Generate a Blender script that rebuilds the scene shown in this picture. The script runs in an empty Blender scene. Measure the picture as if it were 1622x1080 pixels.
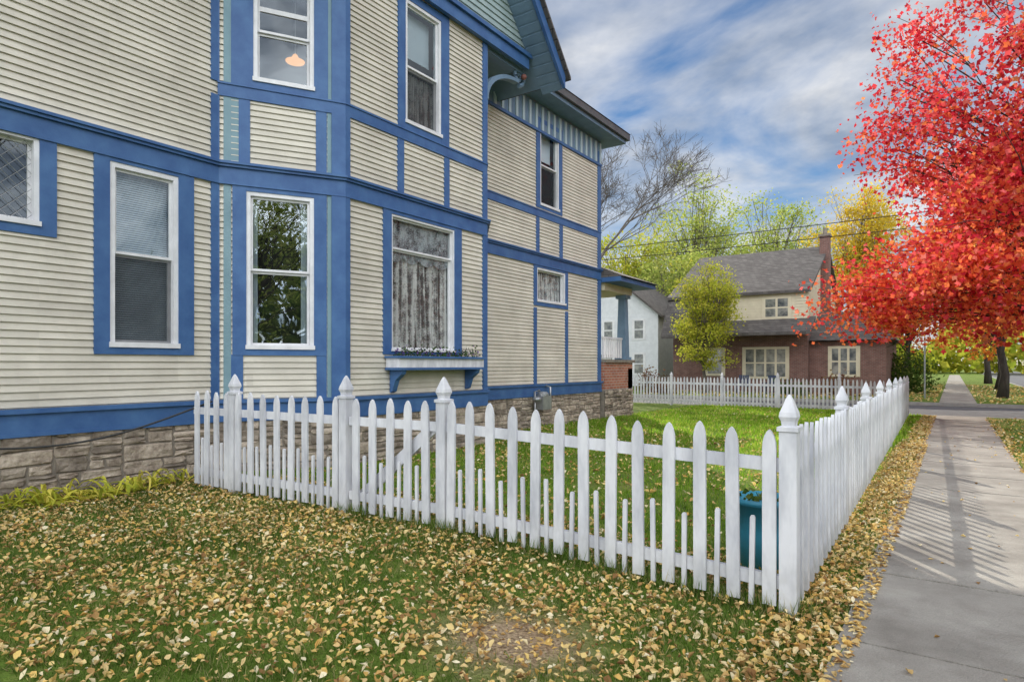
import bpy, math, random
import numpy as np
from mathutils import Vector
random.seed(7); rng=np.random.default_rng(11)
COL=bpy.context.scene.collection
S,C=math.sin(math.radians(34.95)),math.cos(math.radians(34.95)); H=1.405; HY=578
# ------------------------------------------------------------------ materials
def nt(name):
    m=bpy.data.materials.new(name); m.use_nodes=True
    t=m.node_tree; t.nodes.clear(); o=t.nodes.new('ShaderNodeOutputMaterial'); return m,t,o
def N(t,typ,**k):
    n=t.nodes.new(typ)
    for a,b in k.items():
        if a in n.inputs: n.inputs[a].default_value=b
        else: setattr(n,a,b)
    return n
def c4(c): return (c[0],c[1],c[2],1)
def ramp(t,stops):
    r=t.nodes.new('ShaderNodeValToRGB'); e=r.color_ramp.elements
    while len(e)<len(stops): e.new(.5)
    for i,(p,c) in enumerate(stops): e[i].position=p; e[i].color=c4(c)
    return r
def mat(name,a,b,scale=6,rough=.7,bump=.15,bscale=40,stretch=(1,1,1),island=0,metal=0,spec=.4,detail=4,lo=.35,hi=.7,speck=0,grime=None):
    m,t,o=nt(name); p=N(t,'ShaderNodeBsdfPrincipled'); p.inputs['Roughness'].default_value=rough
    p.inputs['Metallic'].default_value=metal; p.inputs['Specular IOR Level'].default_value=spec
    g=N(t,'ShaderNodeNewGeometry'); mp=N(t,'ShaderNodeMapping'); mp.inputs['Scale'].default_value=stretch
    t.links.new(g.outputs['Position'],mp.inputs['Vector'])
    n=N(t,'ShaderNodeTexNoise'); n.inputs['Scale'].default_value=scale; n.inputs['Detail'].default_value=detail; n.inputs['Roughness'].default_value=.65
    t.links.new(mp.outputs[0],n.inputs['Vector'])
    r=ramp(t,[(lo,a),(hi,b)]); t.links.new(n.outputs[0],r.inputs[0]); col=r.outputs[0]
    def scl(fac,k,base):
        nonlocal col
        mx=N(t,'ShaderNodeMath',operation='MULTIPLY_ADD'); mx.inputs[1].default_value=k; mx.inputs[2].default_value=base
        t.links.new(fac,mx.inputs[0]); vm=N(t,'ShaderNodeVectorMath',operation='SCALE'); t.links.new(col,vm.inputs[0]); t.links.new(mx.outputs[0],vm.inputs['Scale']); col=vm.outputs[0]
    if island: scl(g.outputs['Random Per Island'],island,1-island/2)
    if speck:
        n4=N(t,'ShaderNodeTexNoise'); n4.inputs['Scale'].default_value=150; n4.inputs['Detail'].default_value=3; n4.inputs['Roughness'].default_value=.8; t.links.new(g.outputs['Position'],n4.inputs['Vector']); scl(n4.outputs[0],speck,1-speck*.5)
        n5=N(t,'ShaderNodeTexNoise'); n5.inputs['Scale'].default_value=.55; n5.inputs['Detail'].default_value=4; t.links.new(g.outputs['Position'],n5.inputs['Vector']); scl(n5.outputs[0],.6,.7)
    if grime:
        sz=N(t,'ShaderNodeSeparateXYZ'); t.links.new(g.outputs['Position'],sz.inputs[0]); mr=N(t,'ShaderNodeMapRange'); mr.inputs['From Min'].default_value=0; mr.inputs['From Max'].default_value=.4; mr.inputs['To Min'].default_value=.75; mr.inputs['To Max'].default_value=.1
        t.links.new(sz.outputs[2],mr.inputs['Value']); n6=N(t,'ShaderNodeTexNoise'); n6.inputs['Scale'].default_value=14; n6.inputs['Detail'].default_value=3; t.links.new(g.outputs['Position'],n6.inputs['Vector'])
        mm=N(t,'ShaderNodeMath',operation='MULTIPLY'); t.links.new(mr.outputs[0],mm.inputs[0]); t.links.new(n6.outputs[0],mm.inputs[1])
        mc=N(t,'ShaderNodeMix',data_type='RGBA'); t.links.new(mm.outputs[0],mc.inputs[0]); t.links.new(col,mc.inputs[6]); mc.inputs[7].default_value=c4(grime); col=mc.outputs[2]
    t.links.new(col,p.inputs['Base Color'])
    if bump:
        n2=N(t,'ShaderNodeTexNoise'); n2.inputs['Scale'].default_value=bscale; n2.inputs['Detail'].default_value=2
        t.links.new(mp.outputs[0],n2.inputs['Vector'])
        bp=N(t,'ShaderNodeBump'); bp.inputs['Strength'].default_value=bump; bp.inputs['Distance'].default_value=.02
        t.links.new(n2.outputs[0],bp.inputs['Height']); t.links.new(bp.outputs[0],p.inputs['Normal'])
    t.links.new(p.outputs[0],o.inputs[0]); return m
def leafmat(name,stops,trans=.45,nscale=.5,vary=.35,tboost=(1,1,1),low=None):
    m,t,o=nt(name); g=N(t,'ShaderNodeNewGeometry')
    r=ramp(t,stops); t.links.new(g.outputs['Random Per Island'],r.inputs[0]); col=r.outputs[0]
    n=N(t,'ShaderNodeTexNoise'); n.inputs['Scale'].default_value=nscale; n.inputs['Detail'].default_value=1
    t.links.new(g.outputs['Position'],n.inputs['Vector'])
    if low:   # leaves of the lower crown turn another colour
        z0,z1,lst=low; sz=N(t,'ShaderNodeSeparateXYZ'); t.links.new(g.outputs['Position'],sz.inputs[0])
        mr=N(t,'ShaderNodeMapRange'); mr.inputs['From Min'].default_value=z0; mr.inputs['From Max'].default_value=z1; mr.inputs['To Min'].default_value=.62; mr.inputs['To Max'].default_value=.14; t.links.new(sz.outputs[2],mr.inputs['Value'])
        wn=N(t,'ShaderNodeMath',operation='MULTIPLY'); wn.inputs[1].default_value=7.31; t.links.new(g.outputs['Random Per Island'],wn.inputs[0])
        fr=N(t,'ShaderNodeMath',operation='FRACT'); t.links.new(wn.outputs[0],fr.inputs[0]); lt=N(t,'ShaderNodeMath',operation='LESS_THAN'); t.links.new(fr.outputs[0],lt.inputs[0]); t.links.new(mr.outputs[0],lt.inputs[1])
        r9=ramp(t,lst); t.links.new(g.outputs['Random Per Island'],r9.inputs[0]); mc=N(t,'ShaderNodeMix',data_type='RGBA'); t.links.new(lt.outputs[0],mc.inputs[0]); t.links.new(col,mc.inputs[6]); t.links.new(r9.outputs[0],mc.inputs[7]); col=mc.outputs[2]
    mx=N(t,'ShaderNodeMath',operation='MULTIPLY_ADD'); mx.inputs[1].default_value=vary*2.4; mx.inputs[2].default_value=1-vary*1.2
    t.links.new(n.outputs[0],mx.inputs[0])
    vm=N(t,'ShaderNodeVectorMath',operation='SCALE'); t.links.new(col,vm.inputs[0]); t.links.new(mx.outputs[0],vm.inputs['Scale'])
    p=N(t,'ShaderNodeBsdfDiffuse')
    tr=N(t,'ShaderNodeBsdfTranslucent'); ms=N(t,'ShaderNodeMixShader'); ms.inputs[0].default_value=trans
    tb=N(t,'ShaderNodeVectorMath',operation='MULTIPLY'); tb.inputs[1].default_value=tboost; t.links.new(vm.outputs[0],tb.inputs[0])
    t.links.new(vm.outputs[0],p.inputs['Color']); t.links.new(tb.outputs[0],tr.inputs['Color'])
    t.links.new(p.outputs[0],ms.inputs[1]); t.links.new(tr.outputs[0],ms.inputs[2]); t.links.new(ms.outputs[0],o.inputs[0]); return m
def glassmat(name,refl=.3,tint=(.75,.8,.8),fk=.6):
    m,t,o=nt(name); tr=N(t,'ShaderNodeBsdfTransparent'); tr.inputs[0].default_value=c4(tint)
    gl=N(t,'ShaderNodeBsdfGlossy'); gl.inputs['Roughness'].default_value=.015; gl.inputs[0].default_value=(.82,.92,1,1)
    g=N(t,'ShaderNodeNewGeometry'); n=N(t,'ShaderNodeTexNoise'); n.inputs['Scale'].default_value=1.6
    t.links.new(g.outputs['Position'],n.inputs['Vector']); bp=N(t,'ShaderNodeBump'); bp.inputs['Strength'].default_value=.06; bp.inputs['Distance'].default_value=.05
    t.links.new(n.outputs[0],bp.inputs['Height']); t.links.new(bp.outputs[0],gl.inputs['Normal'])
    lw=N(t,'ShaderNodeLayerWeight'); lw.inputs[0].default_value=.25
    ma=N(t,'ShaderNodeMath',operation='MULTIPLY_ADD'); ma.inputs[1].default_value=fk; ma.inputs[2].default_value=refl; ma.use_clamp=True
    t.links.new(lw.outputs['Fresnel'],ma.inputs[0])
    ms=N(t,'ShaderNodeMixShader'); t.links.new(ma.outputs[0],ms.inputs[0]); t.links.new(tr.outputs[0],ms.inputs[1]); t.links.new(gl.outputs[0],ms.inputs[2])
    t.links.new(ms.outputs[0],o.inputs[0]); return m
def brickmat(name,c1,c2,mort,sc=1.0,bw=.21,bh=.075,bump=.5):
    m,t,o=nt(name); p=N(t,'ShaderNodeBsdfPrincipled'); p.inputs['Roughness'].default_value=.85
    g=N(t,'ShaderNodeNewGeometry'); sx=N(t,'ShaderNodeSeparateXYZ'); t.links.new(g.outputs['Position'],sx.inputs[0])
    ad=N(t,'ShaderNodeMath',operation='ADD'); t.links.new(sx.outputs[0],ad.inputs[0]); t.links.new(sx.outputs[1],ad.inputs[1])
    cb=N(t,'ShaderNodeCombineXYZ'); t.links.new(ad.outputs[0],cb.inputs[0]); t.links.new(sx.outputs[2],cb.inputs[1])
    b=N(t,'ShaderNodeTexBrick'); b.inputs['Color1'].default_value=c4(c1); b.inputs['Color2'].default_value=c4(c2); b.inputs['Mortar'].default_value=c4(mort)
    b.inputs['Scale'].default_value=sc; b.inputs['Brick Width'].default_value=bw; b.inputs['Row Height'].default_value=bh; b.inputs['Mortar Size'].default_value=.008
    t.links.new(cb.outputs[0],b.inputs['Vector']); 
    n=N(t,'ShaderNodeTexNoise'); n.inputs['Scale'].default_value=3; t.links.new(g.outputs['Position'],n.inputs['Vector'])
    ma=N(t,'ShaderNodeMath',operation='MULTIPLY_ADD'); ma.inputs[1].default_value=.8; ma.inputs[2].default_value=.6; t.links.new(n.outputs[0],ma.inputs[0])
    vm=N(t,'ShaderNodeVectorMath',operation='SCALE'); t.links.new(b.outputs[0],vm.inputs[0]); t.links.new(ma.outputs[0],vm.inputs['Scale'])
    t.links.new(vm.outputs[0],p.inputs['Base Color'])
    bp=N(t,'ShaderNodeBump'); bp.inputs['Strength'].default_value=bump; bp.inputs['Distance'].default_value=.01; bp.invert=True
    t.links.new(b.outputs['Fac'],bp.inputs['Height']); t.links.new(bp.outputs[0],p.inputs['Normal']); t.links.new(p.outputs[0],o.inputs[0]); return m
M={}
M['cream']=mat('cream_paint',(.50,.465,.39),(.635,.595,.505),1.6,.55,.05,60,island=.14)
M['blue']=mat('blue_paint',(.032,.092,.24),(.06,.145,.315),3,.5,.06,50,island=.1)
M['teal']=mat('grey_teal_paint',(.15,.25,.29),(.20,.31,.35),3,.55,.05,50)
M['greygreen']=mat('grey_green_shingle',(.26,.34,.34),(.34,.42,.42),4,.7,.1,30,island=.15)
M['white']=mat('white_paint',(.45,.46,.505),(.72,.725,.755),6,.55,.12,45,stretch=(1,1,.28),island=.12,grime=(.25,.24,.18),lo=.3,hi=.6)
M['sash']=mat('white_sash',(.62,.62,.63),(.76,.76,.77),5,.4,0)
M['stone']=mat('field_stone',(.19,.15,.115),(.46,.39,.31),7,.9,.9,22,island=.75)
M['mortar']=mat('grey_mortar',(.17,.145,.12),(.27,.235,.19),8,.95,.5,40)
M['shingle']=brickmat('asphalt_shingle',(.075,.066,.062),(.12,.108,.10),(.04,.036,.034),1,.3,.14,bump=.6)
M['soffit']=mat('blue_grey_soffit',(.12,.19,.27),(.16,.245,.34),3,.6,.05,50)
M['gutter']=mat('dark_fascia',(.06,.06,.065),(.10,.10,.10),4,.5,.05)
M['brick']=brickmat('red_brick',(.30,.10,.06),(.40,.155,.09),(.36,.32,.28))
M['darkbrick']=brickmat('dark_red_brick',(.15,.065,.05),(.21,.10,.08),(.20,.175,.155))
M['glass']=glassmat('window_glass',.19)
M['glassmid']=glassmat('dim_window_glass',.10)
M['glassdark']=glassmat('lace_window_glass',.04,(.85,.88,.88),.25)
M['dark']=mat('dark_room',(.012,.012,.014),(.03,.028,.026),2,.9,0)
M['blind']=mat('pale_blind',(.58,.65,.71),(.65,.71,.77),3,.6,0)
M['concrete']=mat('pale_concrete',(.215,.195,.17),(.40,.375,.33),1.5,.9,.45,90,detail=9,island=.16,speck=.9)
M['asphalt']=mat('asphalt',(.10,.10,.105),(.16,.16,.165),3,.9,.3,120)
M['kerb']=mat('kerb_concrete',(.30,.29,.27),(.40,.39,.36),4,.9,.2,60)
M['bark']=mat('grey_brown_bark',(.08,.07,.06),(.17,.145,.12),8,.95,.8,18,stretch=(1,1,.25))
M['bark_dark']=mat('dark_bark',(.03,.024,.022),(.07,.06,.05),8,.95,.8,18,stretch=(1,1,.25))
M['black']=mat('black_rubber',(.012,.012,.012),(.02,.02,.02),5,.5,0)
M['tealplastic']=mat('teal_plastic',(.03,.20,.30),(.045,.27,.38),3,.4,.03)
M['metal']=mat('galvanised_metal',(.30,.31,.32),(.42,.43,.44),6,.4,.1,metal=.6)
M['wcream']=mat('pale_yellow_siding',(.56,.50,.36),(.64,.58,.43),3,.7,.05)
M['wwhite']=mat('white_siding',(.60,.62,.64),(.70,.72,.74),3,.7,.05)
M['greyside']=mat('grey_siding',(.36,.37,.38),(.44,.45,.46),3,.7,.05)
M['bluechair']=mat('dark_blue_wood',(.02,.035,.08),(.03,.05,.11),3,.6,.05)
M['leaf_ground']=leafmat('fallen_leaf',[(0,(.26,.14,.06)),(.18,(.54,.34,.13)),(.4,(.78,.61,.30)),(.62,(.80,.58,.20)),(.8,(.62,.36,.10)),(.9,(.78,.66,.40)),(1,(.86,.77,.55))],.25,1.5,.28)
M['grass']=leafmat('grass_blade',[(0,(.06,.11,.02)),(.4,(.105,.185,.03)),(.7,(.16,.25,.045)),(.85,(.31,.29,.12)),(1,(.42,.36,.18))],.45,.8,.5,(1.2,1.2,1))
M['yardgrass']=leafmat('sunlit_tint_grass_blade',[(0,(.10,.20,.022)),(.4,(.175,.315,.033)),(.75,(.25,.39,.05)),(1,(.42,.40,.14))],.6,.9,.45,(1.45,1.45,1))  # well-kept green, brightened in colour and translucency to stand for sunlight
M['red']=leafmat('red_maple_leaf',[(0,(.40,.015,.03)),(.3,(.62,.04,.06)),(.6,(.78,.09,.10)),(.82,(.85,.18,.17)),(.94,(.84,.26,.19)),(1,(.84,.33,.12))],.5,.6,.3,(1,1,1),(2.6,8,[(0,(.66,.08,.045)),(.5,(.80,.15,.065)),(1,(.86,.30,.09))]))
M['orange']=leafmat('orange_leaf',[(0,(.60,.14,.04)),(.5,(.76,.28,.05)),(1,(.80,.46,.10))],.5,.4,.3)
M['yellow']=leafmat('yellow_leaf',[(0,(.58,.38,.03)),(.5,(.72,.54,.05)),(1,(.64,.58,.12))],.5,.4,.3)
M['yellowgreen']=leafmat('yellow_green_leaf',[(0,(.24,.30,.03)),(.5,(.42,.44,.05)),(1,(.58,.52,.08))],.5,.6,.35)
M['palegreen']=leafmat('pale_green_leaf',[(0,(.23,.31,.06)),(.5,(.40,.47,.10)),(1,(.54,.54,.17))],.5,.3,.3)
M['green']=leafmat('green_leaf',[(0,(.045,.085,.018)),(.6,(.09,.15,.03)),(1,(.18,.20,.05))],.35,.8,.35)
M['russet']=leafmat('russet_leaf',[(0,(.14,.06,.04)),(.6,(.26,.13,.08)),(1,(.24,.20,.07))],.35,.8,.3)
M['hosta']=leafmat('yellowing_hosta_leaf',[(0,(.36,.42,.05)),(.5,(.66,.62,.09)),(1,(.76,.64,.14))],.4,3,.2)
M['boxplant']=leafmat('window_box_plant',[(0,(.12,.05,.24)),(.14,(.22,.11,.34)),(.22,(.04,.075,.02)),(1,(.08,.13,.04))],.3,3,.2)
def lacemat(name,a,b,pleat=0,amin=.25):
    m,t,o=nt(name); g=N(t,'ShaderNodeNewGeometry'); p=N(t,'ShaderNodeBsdfDiffuse'); tr=N(t,'ShaderNodeBsdfTransparent')
    v=N(t,'ShaderNodeTexVoronoi'); v.inputs['Scale'].default_value=46; t.links.new(g.outputs['Position'],v.inputs['Vector'])
    n=N(t,'ShaderNodeTexNoise'); n.inputs['Scale'].default_value=7; n.inputs['Detail'].default_value=3; n.inputs['Roughness'].default_value=.6; t.links.new(g.outputs['Position'],n.inputs['Vector'])
    mp=N(t,'ShaderNodeMapping'); mp.inputs['Scale'].default_value=(1,1,.04); t.links.new(g.outputs['Position'],mp.inputs[0])
    n2=N(t,'ShaderNodeTexNoise'); n2.inputs['Scale'].default_value=15; n2.inputs['Detail'].default_value=2; t.links.new(mp.outputs[0],n2.inputs['Vector'])
    mu=N(t,'ShaderNodeMath',operation='MULTIPLY_ADD'); mu.inputs[1].default_value=.3; t.links.new(v.outputs[0],mu.inputs[0]); t.links.new(n.outputs[0],mu.inputs[2])
    m2=N(t,'ShaderNodeMath',operation='MULTIPLY_ADD'); m2.inputs[1].default_value=pleat; t.links.new(n2.outputs[0],m2.inputs[0]); t.links.new(mu.outputs[0],m2.inputs[2])
    m3=N(t,'ShaderNodeMath',operation='SUBTRACT'); m3.inputs[1].default_value=pleat*.5; t.links.new(m2.outputs[0],m3.inputs[0])
    r=ramp(t,[(.38,(amin,amin,amin)),(.78,(.95,.95,.95))]); t.links.new(m3.outputs[0],r.inputs[0])
    r2=ramp(t,[(.40,a),(.75,b)]); t.links.new(m3.outputs[0],r2.inputs[0]); t.links.new(r2.outputs[0],p.inputs['Color'])
    ms=N(t,'ShaderNodeMixShader'); t.links.new(r.outputs[0],ms.inputs[0]); t.links.new(tr.outputs[0],ms.inputs[1]); t.links.new(p.outputs[0],ms.inputs[2]); t.links.new(ms.outputs[0],o.inputs[0]); return m
M['lace']=lacemat('lace_curtain',(.38,.36,.345),(.72,.69,.66),1.5,.3); M['lace2']=lacemat('dark_lace_valance',(.12,.13,.14),(.48,.50,.52),.3,.45)
def screenmat():
    m,t,o=nt('insect_dimming_screen'); d=N(t,'ShaderNodeBsdfDiffuse'); d.inputs[0].default_value=(.04,.045,.05,1); tr=N(t,'ShaderNodeBsdfTransparent')
    g=N(t,'ShaderNodeNewGeometry'); n=N(t,'ShaderNodeTexNoise'); n.inputs['Scale'].default_value=3; t.links.new(g.outputs['Position'],n.inputs['Vector'])
    r=ramp(t,[(.3,(.45,.45,.45)),(.7,(.58,.58,.58))]); t.links.new(n.outputs[0],r.inputs[0])
    ms=N(t,'ShaderNodeMixShader'); t.links.new(r.outputs[0],ms.inputs[0]); t.links.new(tr.outputs[0],ms.inputs[1]); t.links.new(d.outputs[0],ms.inputs[2]); t.links.new(ms.outputs[0],o.inputs[0]); return m
M['screen']=screenmat()
def lawnmat():
    m,t,o=nt('lawn_soil'); g=N(t,'ShaderNodeNewGeometry'); p=N(t,'ShaderNodeBsdfPrincipled'); p.inputs['Roughness'].default_value=.95; p.inputs['Specular IOR Level'].default_value=.1
    n=N(t,'ShaderNodeTexNoise'); n.inputs['Scale'].default_value=2.2; n.inputs['Detail'].default_value=7; n.inputs['Roughness'].default_value=.75; t.links.new(g.outputs['Position'],n.inputs['Vector'])
    r=ramp(t,[(.3,(.065,.10,.02)),(.5,(.13,.20,.033)),(.7,(.26,.245,.085))]); t.links.new(n.outputs[0],r.inputs[0])
    d=N(t,'ShaderNodeVectorMath',operation='DISTANCE'); d.inputs[1].default_value=(-1.82,2.62,0); t.links.new(g.outputs['Position'],d.inputs[0])
    ad=N(t,'ShaderNodeMath',operation='MULTIPLY_ADD'); ad.inputs[1].default_value=.9; t.links.new(n.outputs[0],ad.inputs[0]); t.links.new(d.outputs['Value'],ad.inputs[2])
    r2=ramp(t,[(.6,(1,1,1)),(1.0,(0,0,0))]); t.links.new(ad.outputs[0],r2.inputs[0])
    n3=N(t,'ShaderNodeTexNoise'); n3.inputs['Scale'].default_value=60; n3.inputs['Detail'].default_value=4; t.links.new(g.outputs['Position'],n3.inputs['Vector'])
    r3=ramp(t,[(.35,(.22,.155,.095)),(.65,(.50,.375,.24))]); t.links.new(n3.outputs[0],r3.inputs[0])
    mx=N(t,'ShaderNodeMix',data_type='RGBA'); t.links.new(r2.outputs[0],mx.inputs[0]); t.links.new(r.outputs[0],mx.inputs[6]); t.links.new(r3.outputs[0],mx.inputs[7])
    t.links.new(mx.outputs[2],p.inputs['Base Color'])
    bp=N(t,'ShaderNodeBump'); bp.inputs['Strength'].default_value=.8; bp.inputs['Distance'].default_value=.03; t.links.new(n3.outputs[0],bp.inputs['Height']); t.links.new(bp.outputs[0],p.inputs['Normal'])
    t.links.new(p.outputs[0],o.inputs[0]); return m
M['lawn']=lawnmat()
def emis(name,c,s):
    m,t,o=nt(name); e=N(t,'ShaderNodeEmission'); e.inputs[0].default_value=c4(c); e.inputs[1].default_value=s; t.links.new(e.outputs[0],o.inputs[0]); return m
M['lamp']=emis('lit_lamp_glass',(1,.42,.10),1.1)
# ------------------------------------------------------------------ mesh helpers
def tag(o,label=None,cat=None,group=None,kind=None):
    for k,v in (('label',label),('category',cat),('group',group),('kind',kind)):
        if v: o[k]=v
    return o
def empty(name,loc=(0,0,0),label=None,cat=None,group=None):
    o=bpy.data.objects.new(name,None); COL.objects.link(o); o.location=loc; o.empty_display_size=.2
    return tag(o,label,cat,group)
class MB:
    def __init__(s): s.v=[]; s.f=[]
    def add(s,v,f):
        b=len(s.v); s.v+=[tuple(p) for p in v]; s.f+=[tuple(i+b for i in q) for q in f]; return s
    def prism(s,a,b):
        n=len(a); f=[(i,(i+1)%n,n+(i+1)%n,n+i) for i in range(n)]+[tuple(range(n-1,-1,-1)),tuple(range(n,2*n))]
        return s.add(list(a)+list(b),f)
    def box(s,x0,x1,y0,y1,z0,z1):
        return s.prism([(x0,y0,z0),(x1,y0,z0),(x1,y1,z0),(x0,y1,z0)],[(x0,y0,z1),(x1,y0,z1),(x1,y1,z1),(x0,y1,z1)])
    def tube(s,pts,rad,n=6,cap=True):
        pts=[Vector(p) for p in pts]; b=len(s.v)
        for i,p in enumerate(pts):
            d=(pts[min(i+1,len(pts)-1)]-pts[max(i-1,0)])
            if d.length<1e-6: d=Vector((0,0,1))
            d.normalize(); a=d.cross(Vector((0,0,1)) if abs(d.z)<.9 else Vector((1,0,0))).normalized(); c=d.cross(a)
            for k in range(n):
                an=2*math.pi*k/n; s.v.append(tuple(p+(a*math.cos(an)+c*math.sin(an))*rad[i]))
        for i in range(len(pts)-1):
            for k in range(n):
                k2=(k+1)%n; s.f.append((b+i*n+k,b+i*n+k2,b+(i+1)*n+k2,b+(i+1)*n+k))
        if cap: s.f.append(tuple(b+k for k in range(n-1,-1,-1))); e=b+(len(pts)-1)*n; s.f.append(tuple(e+k for k in range(n)))
        return s
    def lathe(s,c,prof,n=20):
        b=len(s.v)
        for r,z in prof:
            for k in range(n):
                a=2*math.pi*k/n; s.v.append((c[0]+r*math.cos(a),c[1]+r*math.sin(a),c[2]+z))
        for i in range(len(prof)-1):
            for k in range(n): s.f.append((b+i*n+k,b+i*n+(k+1)%n,b+(i+1)*n+(k+1)%n,b+(i+1)*n+k))
        return s
    def build(s,name,m,parent=None,smooth=False,origin=None,kind=None):
        me=bpy.data.meshes.new(name); v=s.v
        if parent is not None and origin is None:
            q=parent; off=Vector((0,0,0))
            while q: off+=q.location; q=q.parent
            v=[(a-off.x,b-off.y,c-off.z) for a,b,c in v]
        me.from_pydata(v,[],s.f); me.materials.append(m); me.update()
        if smooth: me.polygons.foreach_set('use_smooth',[True]*len(me.polygons))
        o=bpy.data.objects.new(name,me); COL.objects.link(o); o.parent=parent
        if kind: o['kind']=kind
        return o
def npmesh(name,V,F,m,parent=None,smooth=False):
    if parent is not None:
        q=parent; off=np.zeros(3)
        while q: off+=np.array(q.location); q=q.parent
        V=V-off
    me=bpy.data.meshes.new(name); me.vertices.add(len(V)); me.vertices.foreach_set('co',V.astype(np.float32).ravel())
    k=F.shape[1]; me.loops.add(F.size); me.loops.foreach_set('vertex_index',F.astype(np.int32).ravel())
    me.polygons.add(len(F)); me.polygons.foreach_set('loop_start',np.arange(0,F.size,k,dtype=np.int32))
    me.update(calc_edges=True); me.validate(); me.materials.append(m)
    if smooth: me.polygons.foreach_set('use_smooth',[True]*len(me.polygons))
    o=bpy.data.objects.new(name,me); COL.objects.link(o); o.parent=parent; return o
def scatter(name,T,TF,P,R,s,m,parent=None):
    T=np.array(T,float); TF=np.array(TF,int); n=len(P)
    V=np.einsum('nij,kj->nki',R,T)*np.asarray(s).reshape(n,1,-1)+P[:,None,:]
    F=(TF[None]+(np.arange(n)*len(T))[:,None,None]).reshape(-1,TF.shape[1])
    return npmesh(name,V.reshape(-1,3),F,m,parent)
def rquat(n):
    q=rng.normal(size=(n,4)); q/=np.linalg.norm(q,axis=1)[:,None]; w,x,y,z=q.T
    return np.stack([1-2*(y*y+z*z),2*(x*y-z*w),2*(x*z+y*w),2*(x*y+z*w),1-2*(x*x+z*z),2*(y*z-x*w),2*(x*z-y*w),2*(y*z+x*w),1-2*(x*x+y*y)],1).reshape(n,3,3)
def rzx(yaw,tx,ty):
    cz,sz=np.cos(yaw),np.sin(yaw); cx,sx=np.cos(tx),np.sin(tx); cy,sy=np.cos(ty),np.sin(ty); o=np.zeros_like(yaw); i=o+1
    Z=np.stack([cz,-sz,o,sz,cz,o,o,o,i],1).reshape(-1,3,3); X=np.stack([i,o,o,o,cx,-sx,o,sx,cx],1).reshape(-1,3,3); Y=np.stack([cy,o,sy,o,i,o,-sy,o,cy],1).reshape(-1,3,3)
    return Z@X@Y
LEAF=[(0,-.5,.05),(.24,-.28,.12),(.36,.02,.2),(.2,.3,.10),(0,.55,.02),(-.2,.3,.12),(-.36,.02,.22),(-.24,-.28,.10),(0,0,-.02)]
LEAFF=[(8,0,1),(8,1,2),(8,2,3),(8,3,4),(8,4,5),(8,5,6),(8,6,7),(8,7,0)]
TL=[(0,-.5,0),(.34,-.05,.1),(0,.55,0),(-.34,-.05,.1)]; TLF=[(0,1,2),(0,2,3)]
MAP=[(0,-.5,0),(.30,-.22,.05),(.5,.12,.12),(.2,.16,.03),(0,.55,0),(-.2,.16,.03),(-.5,.12,.12),(-.30,-.22,.05)]
MAPF=[(0,1,3),(1,2,3),(0,3,4),(0,4,5),(0,5,7),(7,5,6)]
BL=[(-.5,0,0),(.5,0,0),(-.38,0,.55),(.38,0,.55),(0,0,1)]; BLF=[(0,1,3),(0,3,2),(2,3,4)]
def ss(a,b,x):
    t=np.clip((x-a)/(b-a),0,1); return t*t*(3-2*t)
def gs(y): return -.16*np.clip((np.asarray(y,float)-4)/18.5,0,1)
def hz(x,y): return gs(y)+.07*ss(.9,3.2,-np.asarray(x,float))
def pxof(X,Y):
    r=X*C+Y*S; d=-X*S+Y*C; return 811+1000*r/np.maximum(d,.05), d
# ------------------------------------------------------------------ walls
class Wall:
    def __init__(s,a,b):
        s.A=Vector(a); d=Vector(b)-s.A; s.L=d.length; s.t=d/s.L; s.n=Vector((s.t.y,-s.t.x))
    def P(s,u,z,o=0):
        q=s.A+s.t*u+s.n*o; return (q.x,q.y,z)
    def u(s,px):
        k=(px-811)/1000; D=Vector((-S+C*k,C+S*k))
        return -(s.A.x*D.y-s.A.y*D.x)/(s.t.x*D.y-s.t.y*D.x)
    def z(s,px,py):
        q=s.A+s.t*s.u(px); return H+(HY-py)/1000*(-q.x*S+q.y*C)
    def box(s,mb,u0,u1,z0,z1,o0,o1):
        q=[(u0,o0),(u1,o0),(u1,o1),(u0,o1)]
        return mb.prism([s.P(u,z0,o) for u,o in q],[s.P(u,z1,o) for u,o in q])
    def siding(s,mb,u0,u1,z0,z1,holes=(),pitch=.076,lip=.025):
        us=sorted({u0,u1,*[h[0] for h in holes],*[h[1] for h in holes]}); us=[u for u in us if u0<=u<=u1]
        for a,b in zip(us,us[1:]):
            mid=(a+b)/2; hs=sorted([(h[2],h[3]) for h in holes if h[0]<mid<h[1]]); iv=[]; z=z0
            for h0,h1 in hs:
                if h0>z: iv.append((z,min(h0,z1)))
                z=max(z,h1)
            if z<z1: iv.append((z,z1))
            for c,d in iv:
                k=math.floor(c/pitch)
                while k*pitch<d-1e-4:
                    za,zb=max(c,k*pitch),min(d,(k+1)*pitch)
                    oa=lip*(1-(za/pitch-k)*.85); ob=lip*(1-(zb/pitch-k)*.85)
                    mb.add([s.P(a,za,0),s.P(b,za,0),s.P(b,za,oa),s.P(a,za,oa),s.P(b,zb,ob),s.P(a,zb,ob)],[(0,1,2,3),(3,2,4,5)]); k+=1
def band(mb,pts,z0,z1,o0,o1):
    pts=[Vector(p) for p in pts]; n=len(pts)
    def off(o):
        r=[]
        for i,p in enumerate(pts):
            ns=[]
            if i>0: t=(p-pts[i-1]).normalized(); ns.append(Vector((t.y,-t.x)))
            if i<n-1: t=(pts[i+1]-p).normalized(); ns.append(Vector((t.y,-t.x)))
            if len(ns)==2: m=(ns[0]+ns[1]).normalized(); r.append(p+m*(o/m.dot(ns[0])))
            else: r.append(p+ns[0]*o)
        return r
    a,b=off(o0),off(o1)
    for i in range(n-1):
        q=[a[i],a[i+1],b[i+1],b[i]]; mb.prism([(p.x,p.y,z0) for p in q],[(p.x,p.y,z1) for p in q])
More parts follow.
